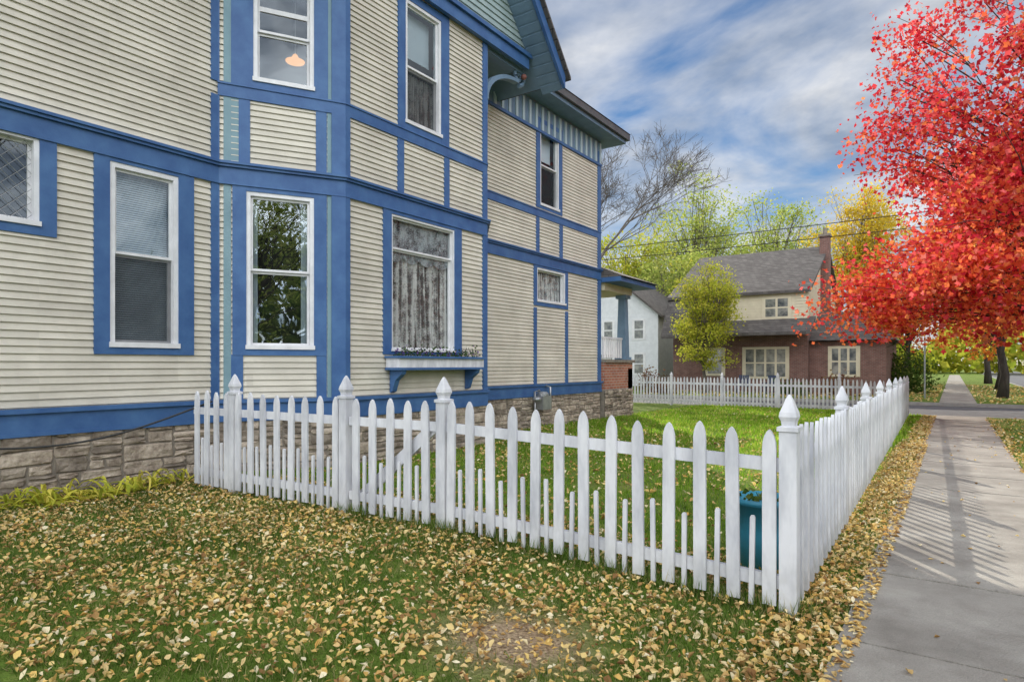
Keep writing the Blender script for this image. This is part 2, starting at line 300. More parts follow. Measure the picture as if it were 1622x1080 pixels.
CH=[(-7.5,-6),(-7.5,4.34),(-6.72,5.67),(-6.72,8.79),(-7.7,9.95),(-7.7,15.05),(-17,15.05)]
WL,WC,WF,WR,WW,WE=[Wall(a,b) for a,b in zip(CH,CH[1:])]
house=empty('victorian_house',(-11,5,0),'large cream clapboard house with blue trim and a two storey bay beside the fence','house')
holes={w:[] for w in (WL,WC,WF,WR,WW,WE)}
def window(w,u0,u1,z0,z1,cas,rails=(.5,),style='blind',fw=.05,sw=.03,cm='blue',glass='glass',parent=house,label=None,depth=.5,store=True,screen=False):
    if store: holes[w].append((u0,u1,z0,z1))
    mb=MB(); c0,c1,d0,d1=cas; o=.036
    w.box(mb,c0,u0,d0,d1,0,o); w.box(mb,u1,c1,d0,d1,0,o)
    if d1>z1+.01: w.box(mb,u0,u1,z1,d1,0,o-.002)
    if z0>d0+.01: w.box(mb,u0,u1,d0,z0,0,o-.002)
    root=mb.build('window',M[cm],parent)
    if label: root['label']=label
    mb=MB()
    for a,b,e,g in ((u0,u0+fw,z0,z1),(u1-fw,u1,z0,z1),(u0+fw,u1-fw,z1-fw,z1)): w.box(mb,a,b,e,g,-.1,.022)
    w.box(mb,u0-.01,u1+.01,z0-.012,z0+fw*.8,-.1,.055)
    mb.build('frame',M['sash'],root)
    iu0,iu1,iz0,iz1=u0+fw,u1-fw,z0+fw*.8,z1-fw
    lev=[iz0]+[iz0+(iz1-iz0)*r for r in rails]+[iz1]
    for i,(a,b) in enumerate(zip(lev,lev[1:])):
        od=-.055 if i==0 else -.02
        mb=MB()
        for q in ((iu0,iu0+sw,a,b),(iu1-sw,iu1,a,b),(iu0+sw,iu1-sw,a,a+sw),(iu0+sw,iu1-sw,b-sw,b)): w.box(mb,*q,od-.03,od)
        sa=mb.build('sash',M['sash'],root)
        q4=[w.P(iu0+sw-.003,a+sw-.003,od-.016),w.P(iu1-sw+.003,a+sw-.003,od-.016),w.P(iu1-sw+.003,b-sw+.003,od-.016),w.P(iu0+sw-.003,b-sw+.003,od-.016)]
        mb=MB(); mb.add(q4,[(0,1,2,3)]); mb.build('pane',M['glassdark' if (screen and i==0) else glass],root)
        if screen and i==0:
            mb=MB(); mb.add([w.P(iu0+.004,a+.004,-.035),w.P(iu1-.004,a+.004,-.035),w.P(iu1-.004,b-.01,-.035),w.P(iu0+.004,b-.01,-.035)],[(0,1,2,3)]); mb.build('insect_dimming_screen',M['screen'],root)  # insect screen below the blinds; on the two upper windows added to dim reflections
    if style=='blind':
        mb=MB(); z=iz0+.02
        while z<iz1-.01:
            mb.add([w.P(iu0+.01,z,-.115),w.P(iu1-.01,z,-.115),w.P(iu1-.01,z+.020,-.131),w.P(iu0+.01,z+.020,-.131)],[(0,1,2,3)]); z+=.025
        mb.build('blind',M['blind'],root)
    if style in('lace','lacehalf','shadelace'):
        zt=lev[1]-.03; W_=iu1-iu0
        for sd in (0,1):
            mb=MB(); n=44; v=[]
            for i in range(n+1):
                f=i/n; oo=-.15+.04*math.sin(i*.95+.6*math.sin(i*.3)+sd)
                ut=W_*.52*f; ub=W_*.475*f
                a=(iu0+ub,iu0+ut) if sd==0 else (iu1-ub,iu1-ut)
                v+=[w.P(a[0],iz0,oo),w.P(a[1],zt,oo*.6-.05-.004*sd)]
            mb.add(v,[(2*i,2*i+2,2*i+3,2*i+1) for i in range(n)]); mb.build('lace_curtain',M['lace'],root,True)
    if style=='lace':
        mb=MB(); n=60; v=[]
        for i in range(n+1):
            u=iu0+(iu1-iu0)*i/n; zb=lev[1]-.10-.07*abs(math.sin(i/n*math.pi*4))
            v+=[w.P(u,zb,-.095+.01*math.sin(i*.9)),w.P(u,iz1,-.095)]
        mb.add(v,[(2*i,2*i+2,2*i+3,2*i+1) for i in range(n)]); mb.build('valance',M['lace2'],root,True)
    if style=='drape':
        for sd in (0,1):
            mb=MB(); n=14; v=[]
            for i in range(n+1):
                wd=(iu1-iu0)*.13; u=(iu0+wd*i/n) if sd==0 else (iu1-wd*i/n); oo=-.16+.02*math.sin(i*2.1)
                v+=[w.P(u,iz0,oo),w.P(u,iz1,oo)]
            mb.add(v,[(2*i,2*i+2,2*i+3,2*i+1) for i in range(n)]); mb.build('curtain',M['blind'],root,True)
    if style in('shade','shadelace'):
        mb=MB(); zb=iz0+(iz1-iz0)*.62; mb.add([w.P(iu0+.01,zb,-.19),w.P(iu1-.01,zb,-.19),w.P(iu1-.01,iz1,-.19),w.P(iu0+.01,iz1,-.19)],[(0,1,2,3)]); w.box(mb,iu0+.01,iu1-.01,zb-.02,zb,-.20,-.185); mb.build('roller_shade',M['blind'],root)
    if style=='leaded':
        mb=MB(); du=(iu1-iu0); dz=iz1-iz0; st=.13
        k=-dz
        while k<du+dz:
            for sg in (1,-1):
                zs=[]
                for zz in np.linspace(0,dz,60):
                    u=k+(zz if sg>0 else dz-zz)
                    if 0<=u<=du: zs.append((u,zz))
                if len(zs)>2:
                    (ua,za),(ub,zb)=zs[0],zs[-1]; mb.tube([w.P(iu0+ua,iz0+za,-.03),w.P(iu0+ub,iz0+zb,-.03)],[.003,.003],4)
            k+=st
        mb.build('lead_strip',M['metal'],root)
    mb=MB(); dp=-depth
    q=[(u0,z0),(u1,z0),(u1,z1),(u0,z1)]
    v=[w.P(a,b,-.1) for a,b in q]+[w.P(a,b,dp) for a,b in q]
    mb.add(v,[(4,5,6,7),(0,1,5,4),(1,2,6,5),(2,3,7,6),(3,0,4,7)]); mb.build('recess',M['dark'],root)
    return root
BELT0,BELT1=3.67,3.93
w=WL; z1,z0=w.z(50,216),w.z(50,356)
window(w,w.u(-75),w.u(61),z0,z1,(w.u(-115),w.u(88),z0-.1,BELT0+.01),(),'leaded',.045,.03,glass='glassmid',label='small leaded glass window at the far left')
z1,z0=w.z(226,268),w.z(226,549)
window(w,w.u(172),w.u(281),z0,z1,(w.u(147),w.u(305),z0-.09,BELT0+.01),(.51,),'blind',.055,.03,glass='glassmid',label='double hung window with horizontal blinds',screen=True)
w=WC; z1,z0=w.z(443,309),w.z(443,552)
window(w,w.u(390),w.u(497),z0,z1,(w.u(368),w.u(517),z0-.09,BELT0+.01),(.5,),'drape',.05,.03,glass='glass',label='double hung bay window with pale drapes at its sides')
z0=w.z(450,137)
wu=window(w,w.u(401),w.u(497),z0,6.75,(w.u(366),w.u(519),4.89,7.0),(.37,.55),'none',.05,.03,glass='glassmid',label='upper bay window with a lit lamp behind the glass',depth=1.0)
mb=MB(); zc=w.z(478,72); cc=w.P(w.u(474),zc,-.5)
mb.lathe(cc,[(.012,.10),(.03,.085),(.06,.03),(.13,.0),(.125,-.012),(.02,-.02)],16); lp=mb.build('hanging_lamp',M['lamp'],wu,True)
mb=MB(); mb.tube([(cc[0],cc[1],cc[2]+.09),(cc[0],cc[1],cc[2]+.8)],[.008,.008],5); mb.build('lamp_rod',M['metal'],wu)
w=WF; z1,z0=w.z(668,352),w.z(668,556)
window(w,w.u(618),w.u(718),z0,z1,(w.u(605),w.u(729),z0-.06,BELT0+.01),(.76,),'lace',.03,.026,glass='glassdark',label='wide window with lace curtains over a flower box')
z0,zm,z1=w.z(668,206),w.z(668,117),w.z(668,16)
window(w,w.u(640),w.u(697),z0,z1,(w.u(629),w.u(709),4.89,z1+.12),((zm-z0)/(z1-z0),),'shadelace',.05,.03,glass='glassmid',label='upper bay window with a pale shade behind its top pane',screen=True)
w=WW; z0,zm,z1=w.z(869,330),w.z(869,268),w.z(869,203)
window(w,w.u(854),w.u(884),z0,z1,(w.u(848),w.u(889),z0-.08,z1+.1),(.5,),'shade',.05,.03,glass='glassdark',label='tall narrow window under the bracketed frieze',screen=True)
z0,z1=w.z(870,480),w.z(870,428)
window(w,w.u(849),w.u(894),z0,z1,(w.u(844),w.u(898),z0-.1,BELT0+.01),(),'lacehalf',.045,.03,glass='glassdark',label='small wide window below the belt course')  # lace curtain added to give the pane the pale look of a reflection
for w,top in ((WL,7.35),(WC,7.03),(WF,7.03),(WR,7.03),(WW,7.3),(WE,7.3)):
    mb=MB(); w.siding(mb,0,w.L,.9,top,holes[w]); mb.build('clapboard_wall',M['cream'],house)
for a,b in (((-17,15.05),(-17,-6)),((-17,-6),(-7.5,-6))):
    ww=Wall(a,b); mb=MB(); ww.siding(mb,0,ww.L,.9,7.3,(),.2); mb.build('clapboard_wall',M['cream'],house)
# foundation of irregular stones
def stones(mb,w,u0,u1,z0,z1,o=.02):
    out=[]
    def split(a,b,c,d):
        L,h=b-a,d-c; lim=random.uniform(.26,.72)
        if L>lim and L>h*2.0: m=a+L*random.uniform(.3,.7); split(a,m,c,d); split(m,b,c,d)
        elif h>random.uniform(.10,.20): m=c+h*random.uniform(.35,.65); split(a,b,c,m); split(a,b,m,d)
        else: out.append((a,b,c,d))
    split(u0,u1,z0,z1)
    for a,b,c,d in out:
        a+=.006;b-=.006;c+=.006;d-=.006; j=lambda s:random.uniform(-s,s); ca,cb=(a+b)/2,(c+d)/2
        rg=[]
        for x,y in ((a,c),(ca,c),(b,c),(b,cb),(b,d),(ca,d),(a,d),(a,cb)):
            rg.append((x+j(.012)-(.008 if x==b and y!=cb else 0)+(.008 if x==a and y!=cb else 0),y+j(.008)))
        back=[w.P(x,y,0) for x,y in rg]; mid=[w.P(x,y,o+j(.008)) for x,y in rg]
        fr=[w.P(ca+(x-ca)*(1-.03/(b-a))+j(.006),cb+(y-cb)*(1-.024/(d-c)),o+.018+j(.012)) for x,y in rg]; ctr=[w.P(ca+j(.03),cb+j(.01),o+.022+j(.014))]
        f=[(i,(i+1)%8,8+(i+1)%8,8+i) for i in range(8)]+[(8+i,8+(i+1)%8,16+(i+1)%8,16+i) for i in range(8)]+[(16+i,16+(i+1)%8,24) for i in range(8)]
        mb.add(back+mid+fr+ctr,f)
mb=MB()
for w in (WL,WC,WF,WR,WW): stones(mb,w,5 if w is WL else 0,w.L,-.12,.72)
fo=mb.build('stone_foundation',M['stone'],house)
mb=MB(); band(mb,CH,-.2,.735,-.3,.020); mb.build('mortar_bed',M['mortar'],fo)
mb=MB(); band(mb,CH,.73,.93,-.02,.05); band(mb,CH,.928,.975,-.02,.085); band(mb,CH,.70,.735,-.02,.06); mb.build('water_table',M['blue'],house)
mb=MB(); band(mb,CH,BELT0,3.872,-.02,.042); band(mb,CH,3.87,3.905,-.02,.075); band(mb,CH,3.903,3.935,-.02,.10); band(mb,CH,3.655,3.675,-.02,.052); mb.build('belt_course',M['blue'],house)
mb=MB(); band(mb,CH[1:],4.75,4.90,-.02,.04); band(mb,CH[1:],4.898,4.92,-.02,.055); mb.build('sill_band',M['blue'],house)
def vt(w,pa,pb,z0,z1,o=.03,m='blue'):
    mb=MB(); w.box(mb,w.u(pa),w.u(pb),z0,z1,-.01,o); return mb.build('trim_board',M[m],house)
ZS=((.97,BELT0),(3.93,4.75),(4.92,7.03))
def corner(i,a,b,z0,z1,o=.045):
    p=Vector(CH[i]); t0=(p-Vector(CH[i-1])).normalized(); t1=(Vector(CH[i+1])-p).normalized()
    mb=MB(); band(mb,[p-t0*a,p,p+t1*b],z0,z1,-.01,o); mb.build('corner_board',M['blue'],house)
for z0,z1 in ZS:
    corner(1,.10,.02,z0,z1,.034); corner(2,.17,.07,z0,z1); corner(3,.10,.08,z0,z1); corner(5,.13,.13,z0,min(z1,7.3),.04)
for z0,z1 in ZS:
    vt(WC,354,366,z0,z1,.026,'teal'); vt(WC,518,527,z0,z1,.026,'teal')
zb=WC.z(443,562)
vt(WC,366,385,.97,zb); vt(WC,501,517,.97,zb)
vt(WC,378,396,3.93,4.75); vt(WC,500,517,3.93,4.75); vt(WC,366,378,3.93,4.75,.022,'teal')
vt(WF,628,638,3.93,4.75); vt(WF,702,710,3.93,4.75)
vt(WF,628.5,637,4.92,7.03,.032); vt(WF,701,709.5,4.92,7.03,.032)
zz=WW.z(870,490)
vt(WW,844,849,.97,zz); vt(WW,894,898.5,.97,zz)
vt(WW,848,853,3.93,4.75); vt(WW,885,890,3.93,4.75)
mb=MB(); band(mb,[CH[4],CH[5],CH[6]],6.72,7.31,-.02,.03); fr=mb.build('frieze',M['soffit'],house)
mb=MB(); band(mb,[CH[4],CH[5],CH[6]],6.66,6.722,-.02,.06); mb.build('frieze_moulding',M['blue'],house)
mb=MB(); u=.1
while u<WW.L: WW.box(mb,u,u+.08,6.722,7.25,.0,.06); u+=.26
mb.build('batten',mat('pale_batten_paint',(.36,.46,.50),(.44,.54,.57),3,.6,0),fr)
# main roof
mb=MB(); mb.box(-17.6,-7.18,-6.5,15.6,7.31,7.40); mb.build('soffit',M['soffit'],house)
mb=MB(); mb.box(-17.66,-7.10,-6.56,15.68,7.40,7.56); mb.build('gutter',M['gutter'],house)
e=[(-17.68,-6.58,7.565),(-7.08,-6.58,7.565),(-7.08,15.7,7.565),(-17.68,15.7,7.565)]; r=[(-12.4,-1.5,10.5),(-12.4,10.6,10.5)]
mb=MB(); mb.add(e+r,[(0,1,4),(1,2,5,4),(2,3,5),(3,0,4,5)]); roof=mb.build('roof',M['shingle'],house)
# gable over the bay
Yc,SL=7.2,1.1
def zu(y): return 10.38-SL*abs(y-Yc)
gw=2.75; XF=-6.66
pent=[(Yc-gw,7.03),(Yc+gw,7.03),(Yc+gw,zu(Yc+gw)),(Yc,zu(Yc)),(Yc-gw,zu(Yc-gw))]
mb=MB(); mb.prism([(XF,y,z) for y,z in pent],[(-10,y,z) for y,z in pent]); gab=mb.build('gable',M['soffit'],house)
mb=MB(); z=7.28
while z<10.2:
    za,zb=z,min(z+.11,10.3)
    def hw(q): return min(gw,(10.38-q)/SL)
    a,b=hw(za),hw(zb)
    mb.add([(XF+.03,Yc-a,za),(XF+.03,Yc+a,za),(XF+.006,Yc+b,zb),(XF+.006,Yc-b,zb),(XF,Yc-a,za),(XF,Yc+a,za)],[(0,1,2,3),(4,5,1,0)])
    z+=.11
mb.build('shingle_face',M['greygreen'],gab)
mb=MB(); mb.box(XF,XF+.07,Yc-gw-.05,Yc+gw+.05,7.0,7.20); mb.box(XF,XF+.12,Yc-gw-.08,Yc+gw+.08,7.198,7.27); mb.build('gable_band',M['blue'],gab)
mb=MB()
for s in (-1,1):
    q=[(Yc,zu(Yc)),(Yc+s*3.25,zu(Yc+3.25)),(Yc+s*3.25,zu(Yc+3.25)+.09),(Yc,zu(Yc)+.09)]
    mb.prism([(-6.14,y,z) for y,z in q],[(-12,y,z) for y,z in q])
mb.build('gable_soffit',M['soffit'],house)
mb=MB()
for s in (-1,1):
    for k in range(26):
        y=Yc+s*(.1+k*.125)
        mb.prism([(-6.62,y,zu(y)-.012),(-6.62,y+.1*s,zu(y+.1*s)-.012),(-6.62,y+.1*s,zu(y+.1*s)+.004),(-6.62,y,zu(y)+.004)],[(-6.17,y,zu(y)-.012),(-6.17,y+.1*s,zu(y+.1*s)-.012),(-6.17,y+.1*s,zu(y+.1*s)+.004),(-6.17,y,zu(y)+.004)])
mb.build('soffit_plank',M['soffit'],house)
mb=MB()
for s in (-1,1):
    q=[(Yc,zu(Yc)-.08),(Yc+s*3.28,zu(Yc+3.28)-.08),(Yc+s*3.28,zu(Yc+3.28)+.16),(Yc,zu(Yc)+.16)]
    mb.prism([(-6.08,y,z) for y,z in q],[(-6.139,y,z) for y,z in q])
mb.build('rake_board',M['blue'],house)
mb=MB()
for s in (-1,1):
    q=[(Yc,zu(Yc)+.165),(Yc+s*3.36,zu(Yc+3.36)+.165),(Yc+s*3.36,zu(Yc+3.36)+.225),(Yc,zu(Yc)+.225)]
    mb.prism([(-6.0,y,z) for y,z in q],[(-12,y,z) for y,z in q])
mb.build('gable_roof',M['shingle'],house)
# carved scroll bracket below the overhanging gable corner
mb=MB(); n=12; a=[];b=[]
for i in range(n+1):
    t=i/n*math.pi/2; y=8.86+1.0*(1-math.cos(t)); z=6.1+.66*math.sin(t); th=.05-.02*i/n
    nx,nz=math.cos(t),-math.sin(t)
    a.append((y-th*nx,z-th*nz)); b.append((y+th*nx,z+th*nz))
for i in range(n):
    q=[a[i],a[i+1],b[i+1],b[i]]; mb.prism([(-6.85,y,z) for y,z in q],[(-6.73,y,z) for y,z in q])
mb.box(-6.86,-6.74,8.8,8.9,5.85,7.03); mb.box(-6.86,-6.74,8.8,10.05,6.95,7.03)
sp_=[]
for i in range(40):
    f=i/39; an=-math.pi/2+f*math.pi*3.6; rr=.17*(1-f)+.02; sp_.append((-6.79,9.93+rr*math.cos(an),6.91+rr*math.sin(an)))
mb.tube(sp_,[.045-.02*i/39 for i in range(40)],7)
br_=mb.build('bracket',M['soffit'],house)
mb=MB(); mb.lathe((-6.70,9.98,6.88),[(.002,-.06),(.04,-.04),(.06,0),(.04,.04),(.002,.06)],12); mb.build('rosette',mat('rust_red_paint',(.16,.06,.05),(.22,.09,.07),4,.6,0),br_,True)
# porch
mb=MB(); mb.box(-12,-7.62,15.2,16.9,-.3,.74); mb.build('porch_base',M['mortar'],house)
WP=Wall((-7.6,15.18),(-7.6,16.95)); WP2=Wall((-7.6,16.95),(-12,16.95))
mb=MB(); stones(mb,WP,0,WP.L,-.3,.74); mb.build('porch_stonework',M['stone'],house)
mb=MB(); WP.box(mb,.02,WP.L,.742,1.47,-.3,0); WP2.box(mb,.0,4,.742,1.3,-.3,-.002); bp=mb.build('porch_brick_wall',M['brick'],house)
mb=MB(); WP.box(mb,.0,WP.L+.05,1.472,1.55,-.34,.06); mb.build('coping',M['mortar'],bp)
def column(x,y):
    mb=MB(); mb.prism([(x-.14,y-.14,1.55),(x+.14,y-.14,1.55),(x+.14,y+.14,1.55),(x-.14,y+.14,1.55)],[(x-.1,y-.1,3.3),(x+.1,y-.1,3.3),(x+.1,y+.1,3.3),(x-.1,y+.1,3.3)])
    mb.box(x-.16,x+.16,y-.16,y+.16,3.3,3.4); mb.box(x-.18,x+.18,y-.18,y+.18,1.551,1.63); mb.build('porch_column',M['soffit'],house)
column(-7.78,16.7); column(-10.5,16.75)
mb=MB(); mb.box(-12,-7.62,15.2,16.95,3.4,3.6); mb.build('porch_beam',M['wcream'],house)
mb=MB(); mb.box(-12.4,-7.1,15.1,17.45,3.6,3.72); mb.build('porch_fascia',M['blue'],house)
mb=MB(); e=[(-12.5,15.1,3.725),(-7.02,15.1,3.725),(-7.02,17.53,3.725),(-12.5,17.53,3.725)]; mb.add(e+[(-12.5,15.1,4.1),(-7.9,15.1,4.1)],[(0,1,5,4),(1,2,5),(2,3,4,5)]); mb.build('porch_roof',M['shingle'],house)
mb=MB()
mb.box(-7.75,-7.7,15.25,16.5,2.12,2.17)
for k in range(9): mb.box(-7.745,-7.705,15.3+k*.14,15.34+k*.14,1.6,2.12)
mb.build('porch_railing',M['white'],house)
# window box
u0,u1=WF.u(609),WF.u(744); zt=WF.z(680,566)
fb=empty('flower_box',WF.P((u0+u1)/2,zt-.17,.18),'white window box with purple flowers and blue brackets under the lace curtained window','flower box')
mb=MB(); WF.box(mb,u0,u1,zt-.155,zt-.02,.03,.30); mb.build('trough',M['white'],fb)
mb=MB(); WF.box(mb,u0-.03,u1+.03,zt-.02,zt+.012,.03,.34); WF.box(mb,u0-.02,u1+.02,zt-.19,zt-.157,.03,.31); mb.build('rim',M['blue'],fb)
for uu in (u0+.12,u1-.12):
    mb=MB(); pr=[(.03,zt-.19),(.28,zt-.19),(.26,zt-.25),(.14,zt-.34),(.08,zt-.5),(.03,zt-.52)]
    mb.prism([WF.P(uu-.045,z,o) for o,z in pr],[WF.P(uu+.045,z,o) for o,z in pr]); mb.build('bracket',M['blue'],fb)
n=650; uu=rng.uniform(u0+.03,u1-.03,n); P=np.array([WF.P(a,zt+.01+abs(rng.normal(0,.06)),.08+rng.uniform(0,.2)) for a in uu])
scatter('flowers',TL,TLF,P,rquat(n),rng.uniform(.025,.05,n),M['boxplant'],fb)
# gas meter
gm=empty('gas_meter',(-7.45,11.9,.1),'grey gas meter with pipes against the stone foundation','gas meter')
mb=MB(); mb.box(-7.62,-7.38,11.75,12.1,.42,.72); mb.lathe((-7.5,11.92,.72),[(.14,0),(.14,.05),(.1,.09),(.01,.10)],14); mb.build('body',M['metal'],gm,False)
mb=MB(); mb.tube([(-7.5,11.6,-.05),(-7.5,11.6,.82),(-7.5,11.8,.84)],[.025]*3,8); mb.tube([(-7.5,12.25,.55),(-7.5,12.25,.9),(-7.68,12.25,.95)],[.025]*3,8); mb.build('pipe',M['metal'],gm,True)
mb=MB(); mb.lathe((-7.46,11.62,.66),[(.002,-.05),(.09,-.04),(.1,0),(.09,.04),(.002,.05)],14); mb.build('regulator',M['metal'],gm,True)
# cable
mb=MB(); a=Vector(WL.P(WL.u(-30),.62,.09)); b=Vector((-6.78,3.86,1.0)); pts=[]
for i in range(21):
    t=i/20; p=a.lerp(b,t); p.z-=.16*math.sin(math.pi*t)*(1-.3*t); pts.append(p)
mb.tube(pts,[.011]*21,6); tag(mb.build('cable',M['black']),'black cable sagging along the stone foundation to the fence','cable')
# ------------------------------------------------------------------ ground
xs=np.unique(np.concatenate([np.linspace(-45,-9,10),np.linspace(-9,-.45,70),np.linspace(-.45,4,10)])); ys=np.unique(np.concatenate([np.linspace(-15,0,6),np.linspace(0,6,50),np.linspace(6,23.5,50)]))
X,Y=np.meshgrid(xs,ys); Z=hz(X,Y)+np.where((X>-9)&(X<-.7),rng.normal(0,.006,X.shape),0)
nx,ny=len(xs),len(ys); V=np.stack([X.ravel(),Y.ravel(),Z.ravel()],1); I=np.arange(nx*ny).reshape(ny,nx)
F=np.stack([I[:-1,:-1].ravel(),I[:-1,1:].ravel(),I[1:,1:].ravel(),I[1:,:-1].ravel()],1)
tag(npmesh('lawn',V,F,M['lawn'],smooth=True),kind='structure')
mb=MB(); mb.box(-900,900,-400,1500,-.5,-.30); tag(mb.build('ground',M['asphalt']),kind='structure')
mb=MB(); mb.box(-200,4,31.6,330,-.29,-.16); tag(mb.build('far_lawn',M['lawn']),kind='structure')
mb=MB(); mb.box(13,200,-100,22,-.29,-.10); mb.box(13,200,33,330,-.29,-.16); tag(mb.build('opposite_lawn',M['lawn']),kind='structure')
mb=MB(); mb.box(-200,4.15,23.5,23.65,-.29,-.15); mb.box(-200,4.15,31.45,31.6,-.29,-.15); mb.box(4,4.15,-60,23.49,-.29,.01); mb.box(4,4.15,31.61,330,-.29,-.15); mb.box(12.85,13,-100,22,-.29,-.09); tag(mb.build('kerb',M['kerb']),kind='structure')
mb=MB(); y=-8.11
while y<23.4:
    a,b=y+.006,min(y+1.3,23.48)-.006; za,zb=float(gs(a))+.02+random.uniform(-.004,.004),float(gs(b))+.02+random.uniform(-.004,.004)
    mb.prism([(-.48,a,za-.12),(.79,a,za-.12),(.79,b,zb-.12),(-.48,b,zb-.12)],[(-.48,a,za),(.79,a,za),(.79,b,zb),(-.48,b,zb)]); y+=1.3
y=31.62
while y<120:
    mb.box(-.48,.79,y+.006,y+1.294,-.25,-.14); y+=1.3
tag(mb.build('sidewalk',M['concrete']),kind='structure')
# grass
def blades(n,x0,x1,y0,y1,h,wd,up=.5):
    x=rng.uniform(x0,x1,n); y=rng.uniform(y0,y1,n); p,d=pxof(x,y); k=(p>-60)&(p<1680)&(d>1.5)
    k&=~((np.abs(x+1.82)/.62)**2+(np.abs(y-2.62)/.42)**2<rng.uniform(.0,1.4,n))
    f=.5+.5*np.sin(x*3.1+1.7*np.sin(y*2.3))*np.sin(y*3.4+1.3*np.sin(x*2.7)); k&=rng.uniform(0,1,n)<.4+.6*f
    xw=np.where(y<4.34,-7.45,np.where(y<10,-6.6,-7.65)); k&=x>xw
    x,y=x[k],y[k]; f=f[k]; m=len(x); z=hz(x,y)-.006
    return np.stack([x,y,z],1),rzx(rng.uniform(0,6.28,m),rng.normal(.0,up,m),rng.normal(0,up*.9,m)),np.stack([np.full(m,wd)*rng.uniform(.7,1.3,m),np.full(m,wd),h*rng.uniform(.4,1.3,m)*(.7+.6*f)],1)
def scatter3(name,T,TF,P,R,s3,m):
    T=np.array(T,float)[None]*s3[:,None,:]; V=np.einsum('nij,nkj->nki',R,T)+P[:,None,:]; k=T.shape[1]
    F=(np.array(TF)[None]+(np.arange(len(P))*k)[:,None,None]).reshape(-1,3); return npmesh(name,V.reshape(-1,3),F,m)
def cat(sets): return [np.concatenate([s[i] for s in sets]) for i in range(3)]
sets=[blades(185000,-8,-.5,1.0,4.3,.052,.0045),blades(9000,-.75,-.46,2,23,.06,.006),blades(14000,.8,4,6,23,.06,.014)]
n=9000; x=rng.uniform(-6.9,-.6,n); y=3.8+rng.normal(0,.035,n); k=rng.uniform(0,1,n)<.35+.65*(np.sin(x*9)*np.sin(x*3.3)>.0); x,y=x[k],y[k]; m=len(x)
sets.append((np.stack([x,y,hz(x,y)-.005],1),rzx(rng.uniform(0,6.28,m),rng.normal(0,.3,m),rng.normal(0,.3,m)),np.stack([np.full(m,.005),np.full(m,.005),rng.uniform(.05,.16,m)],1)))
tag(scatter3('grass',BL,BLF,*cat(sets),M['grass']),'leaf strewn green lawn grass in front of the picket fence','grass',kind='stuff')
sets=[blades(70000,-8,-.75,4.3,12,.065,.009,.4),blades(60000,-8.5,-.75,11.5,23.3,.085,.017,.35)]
tag(scatter3('yard_grass',BL,BLF,*cat(sets),M['yardgrass']),'green lawn grass inside the picket fence, coloured brighter to look sunlit','grass',kind='stuff')
# fallen leaves
def litter(n,x0,x1,y0,y1,sz,dens=.5):
    x=rng.uniform(x0,x1,n); y=rng.uniform(y0,y1,n); p,d=pxof(x,y); k=(p>-60)&(p<1680)&(d>1.5)
    f=.5+.5*np.sin(x*2.1+1.3*np.sin(y*1.7))*np.sin(y*2.6+1.1*np.sin(x*1.9)); g=.5+.5*np.sin(x*11+2*np.sin(y*7))*np.sin(y*12+2*np.sin(x*6)); k&=rng.uniform(0,1,n)<dens+(1-dens)*(.6*f+.4*g)
    k&=~((np.abs(x+1.82)/.5)**2+(np.abs(y-2.62)/.34)**2<rng.uniform(-1.6,1.0,n))
    xw=np.where(y<4.34,-7.4,np.where(y<10,-6.55,-7.6)); k&=x>xw
    x,y=x[k],y[k]; m=len(x); on=(x>-.47)&(x<.79)
    z=hz(x,y)+np.where(on,.026,.012+rng.uniform(0,.034,m))
    tl=np.where(on,.15,.45)
    return np.stack([x,y,z],1),rzx(rng.uniform(0,6.28,m),rng.normal(0,1,m)*tl,rng.normal(0,1,m)*tl),(sz*rng.uniform(.4,1.3,m))[:,None]*np.stack([rng.uniform(.5,1.2,m),np.ones(m),rng.uniform(.3,2.2,m)],1)
sets=[litter(41000,-8,-.5,1.0,4.6,.036,.2),litter(8000,-8,-.7,4.6,12,.05,.15),litter(2800,-8,-.7,12,23,.055,.1),litter(8000,-.84,-.38,2.0,14,.04,.8),litter(1500,-.8,-.42,14,23,.055,.8),litter(170,-.45,.8,2.5,20,.038,.3),litter(3600,.8,4,6,23,.06,.5),litter(500,.74,.95,6,23,.055,.9)]
tag(scatter3('fallen_leaves',LEAF,LEAFF,*cat(sets),M['leaf_ground']),'dry tan and yellow leaves strewn over the grass','fallen leaves',kind='stuff')
n=5000; x=rng.uniform(-14,4,n); y=rng.uniform(31.7,60,n); k=(x<-.6)|(x>.8); x,y=x[k],y[k]; n=len(x)
P=np.stack([x,y,np.full(n,-.13)],1); tag(scatter('far_fallen_leaves',LEAF,LEAFF,P,rzx(rng.uniform(0,6.28,n),rng.normal(0,.4,n),rng.normal(0,.4,n)),rng.uniform(.08,.16,n),M['leaf_ground']),'fallen leaves on the grass across the side street','fallen leaves',kind='stuff')
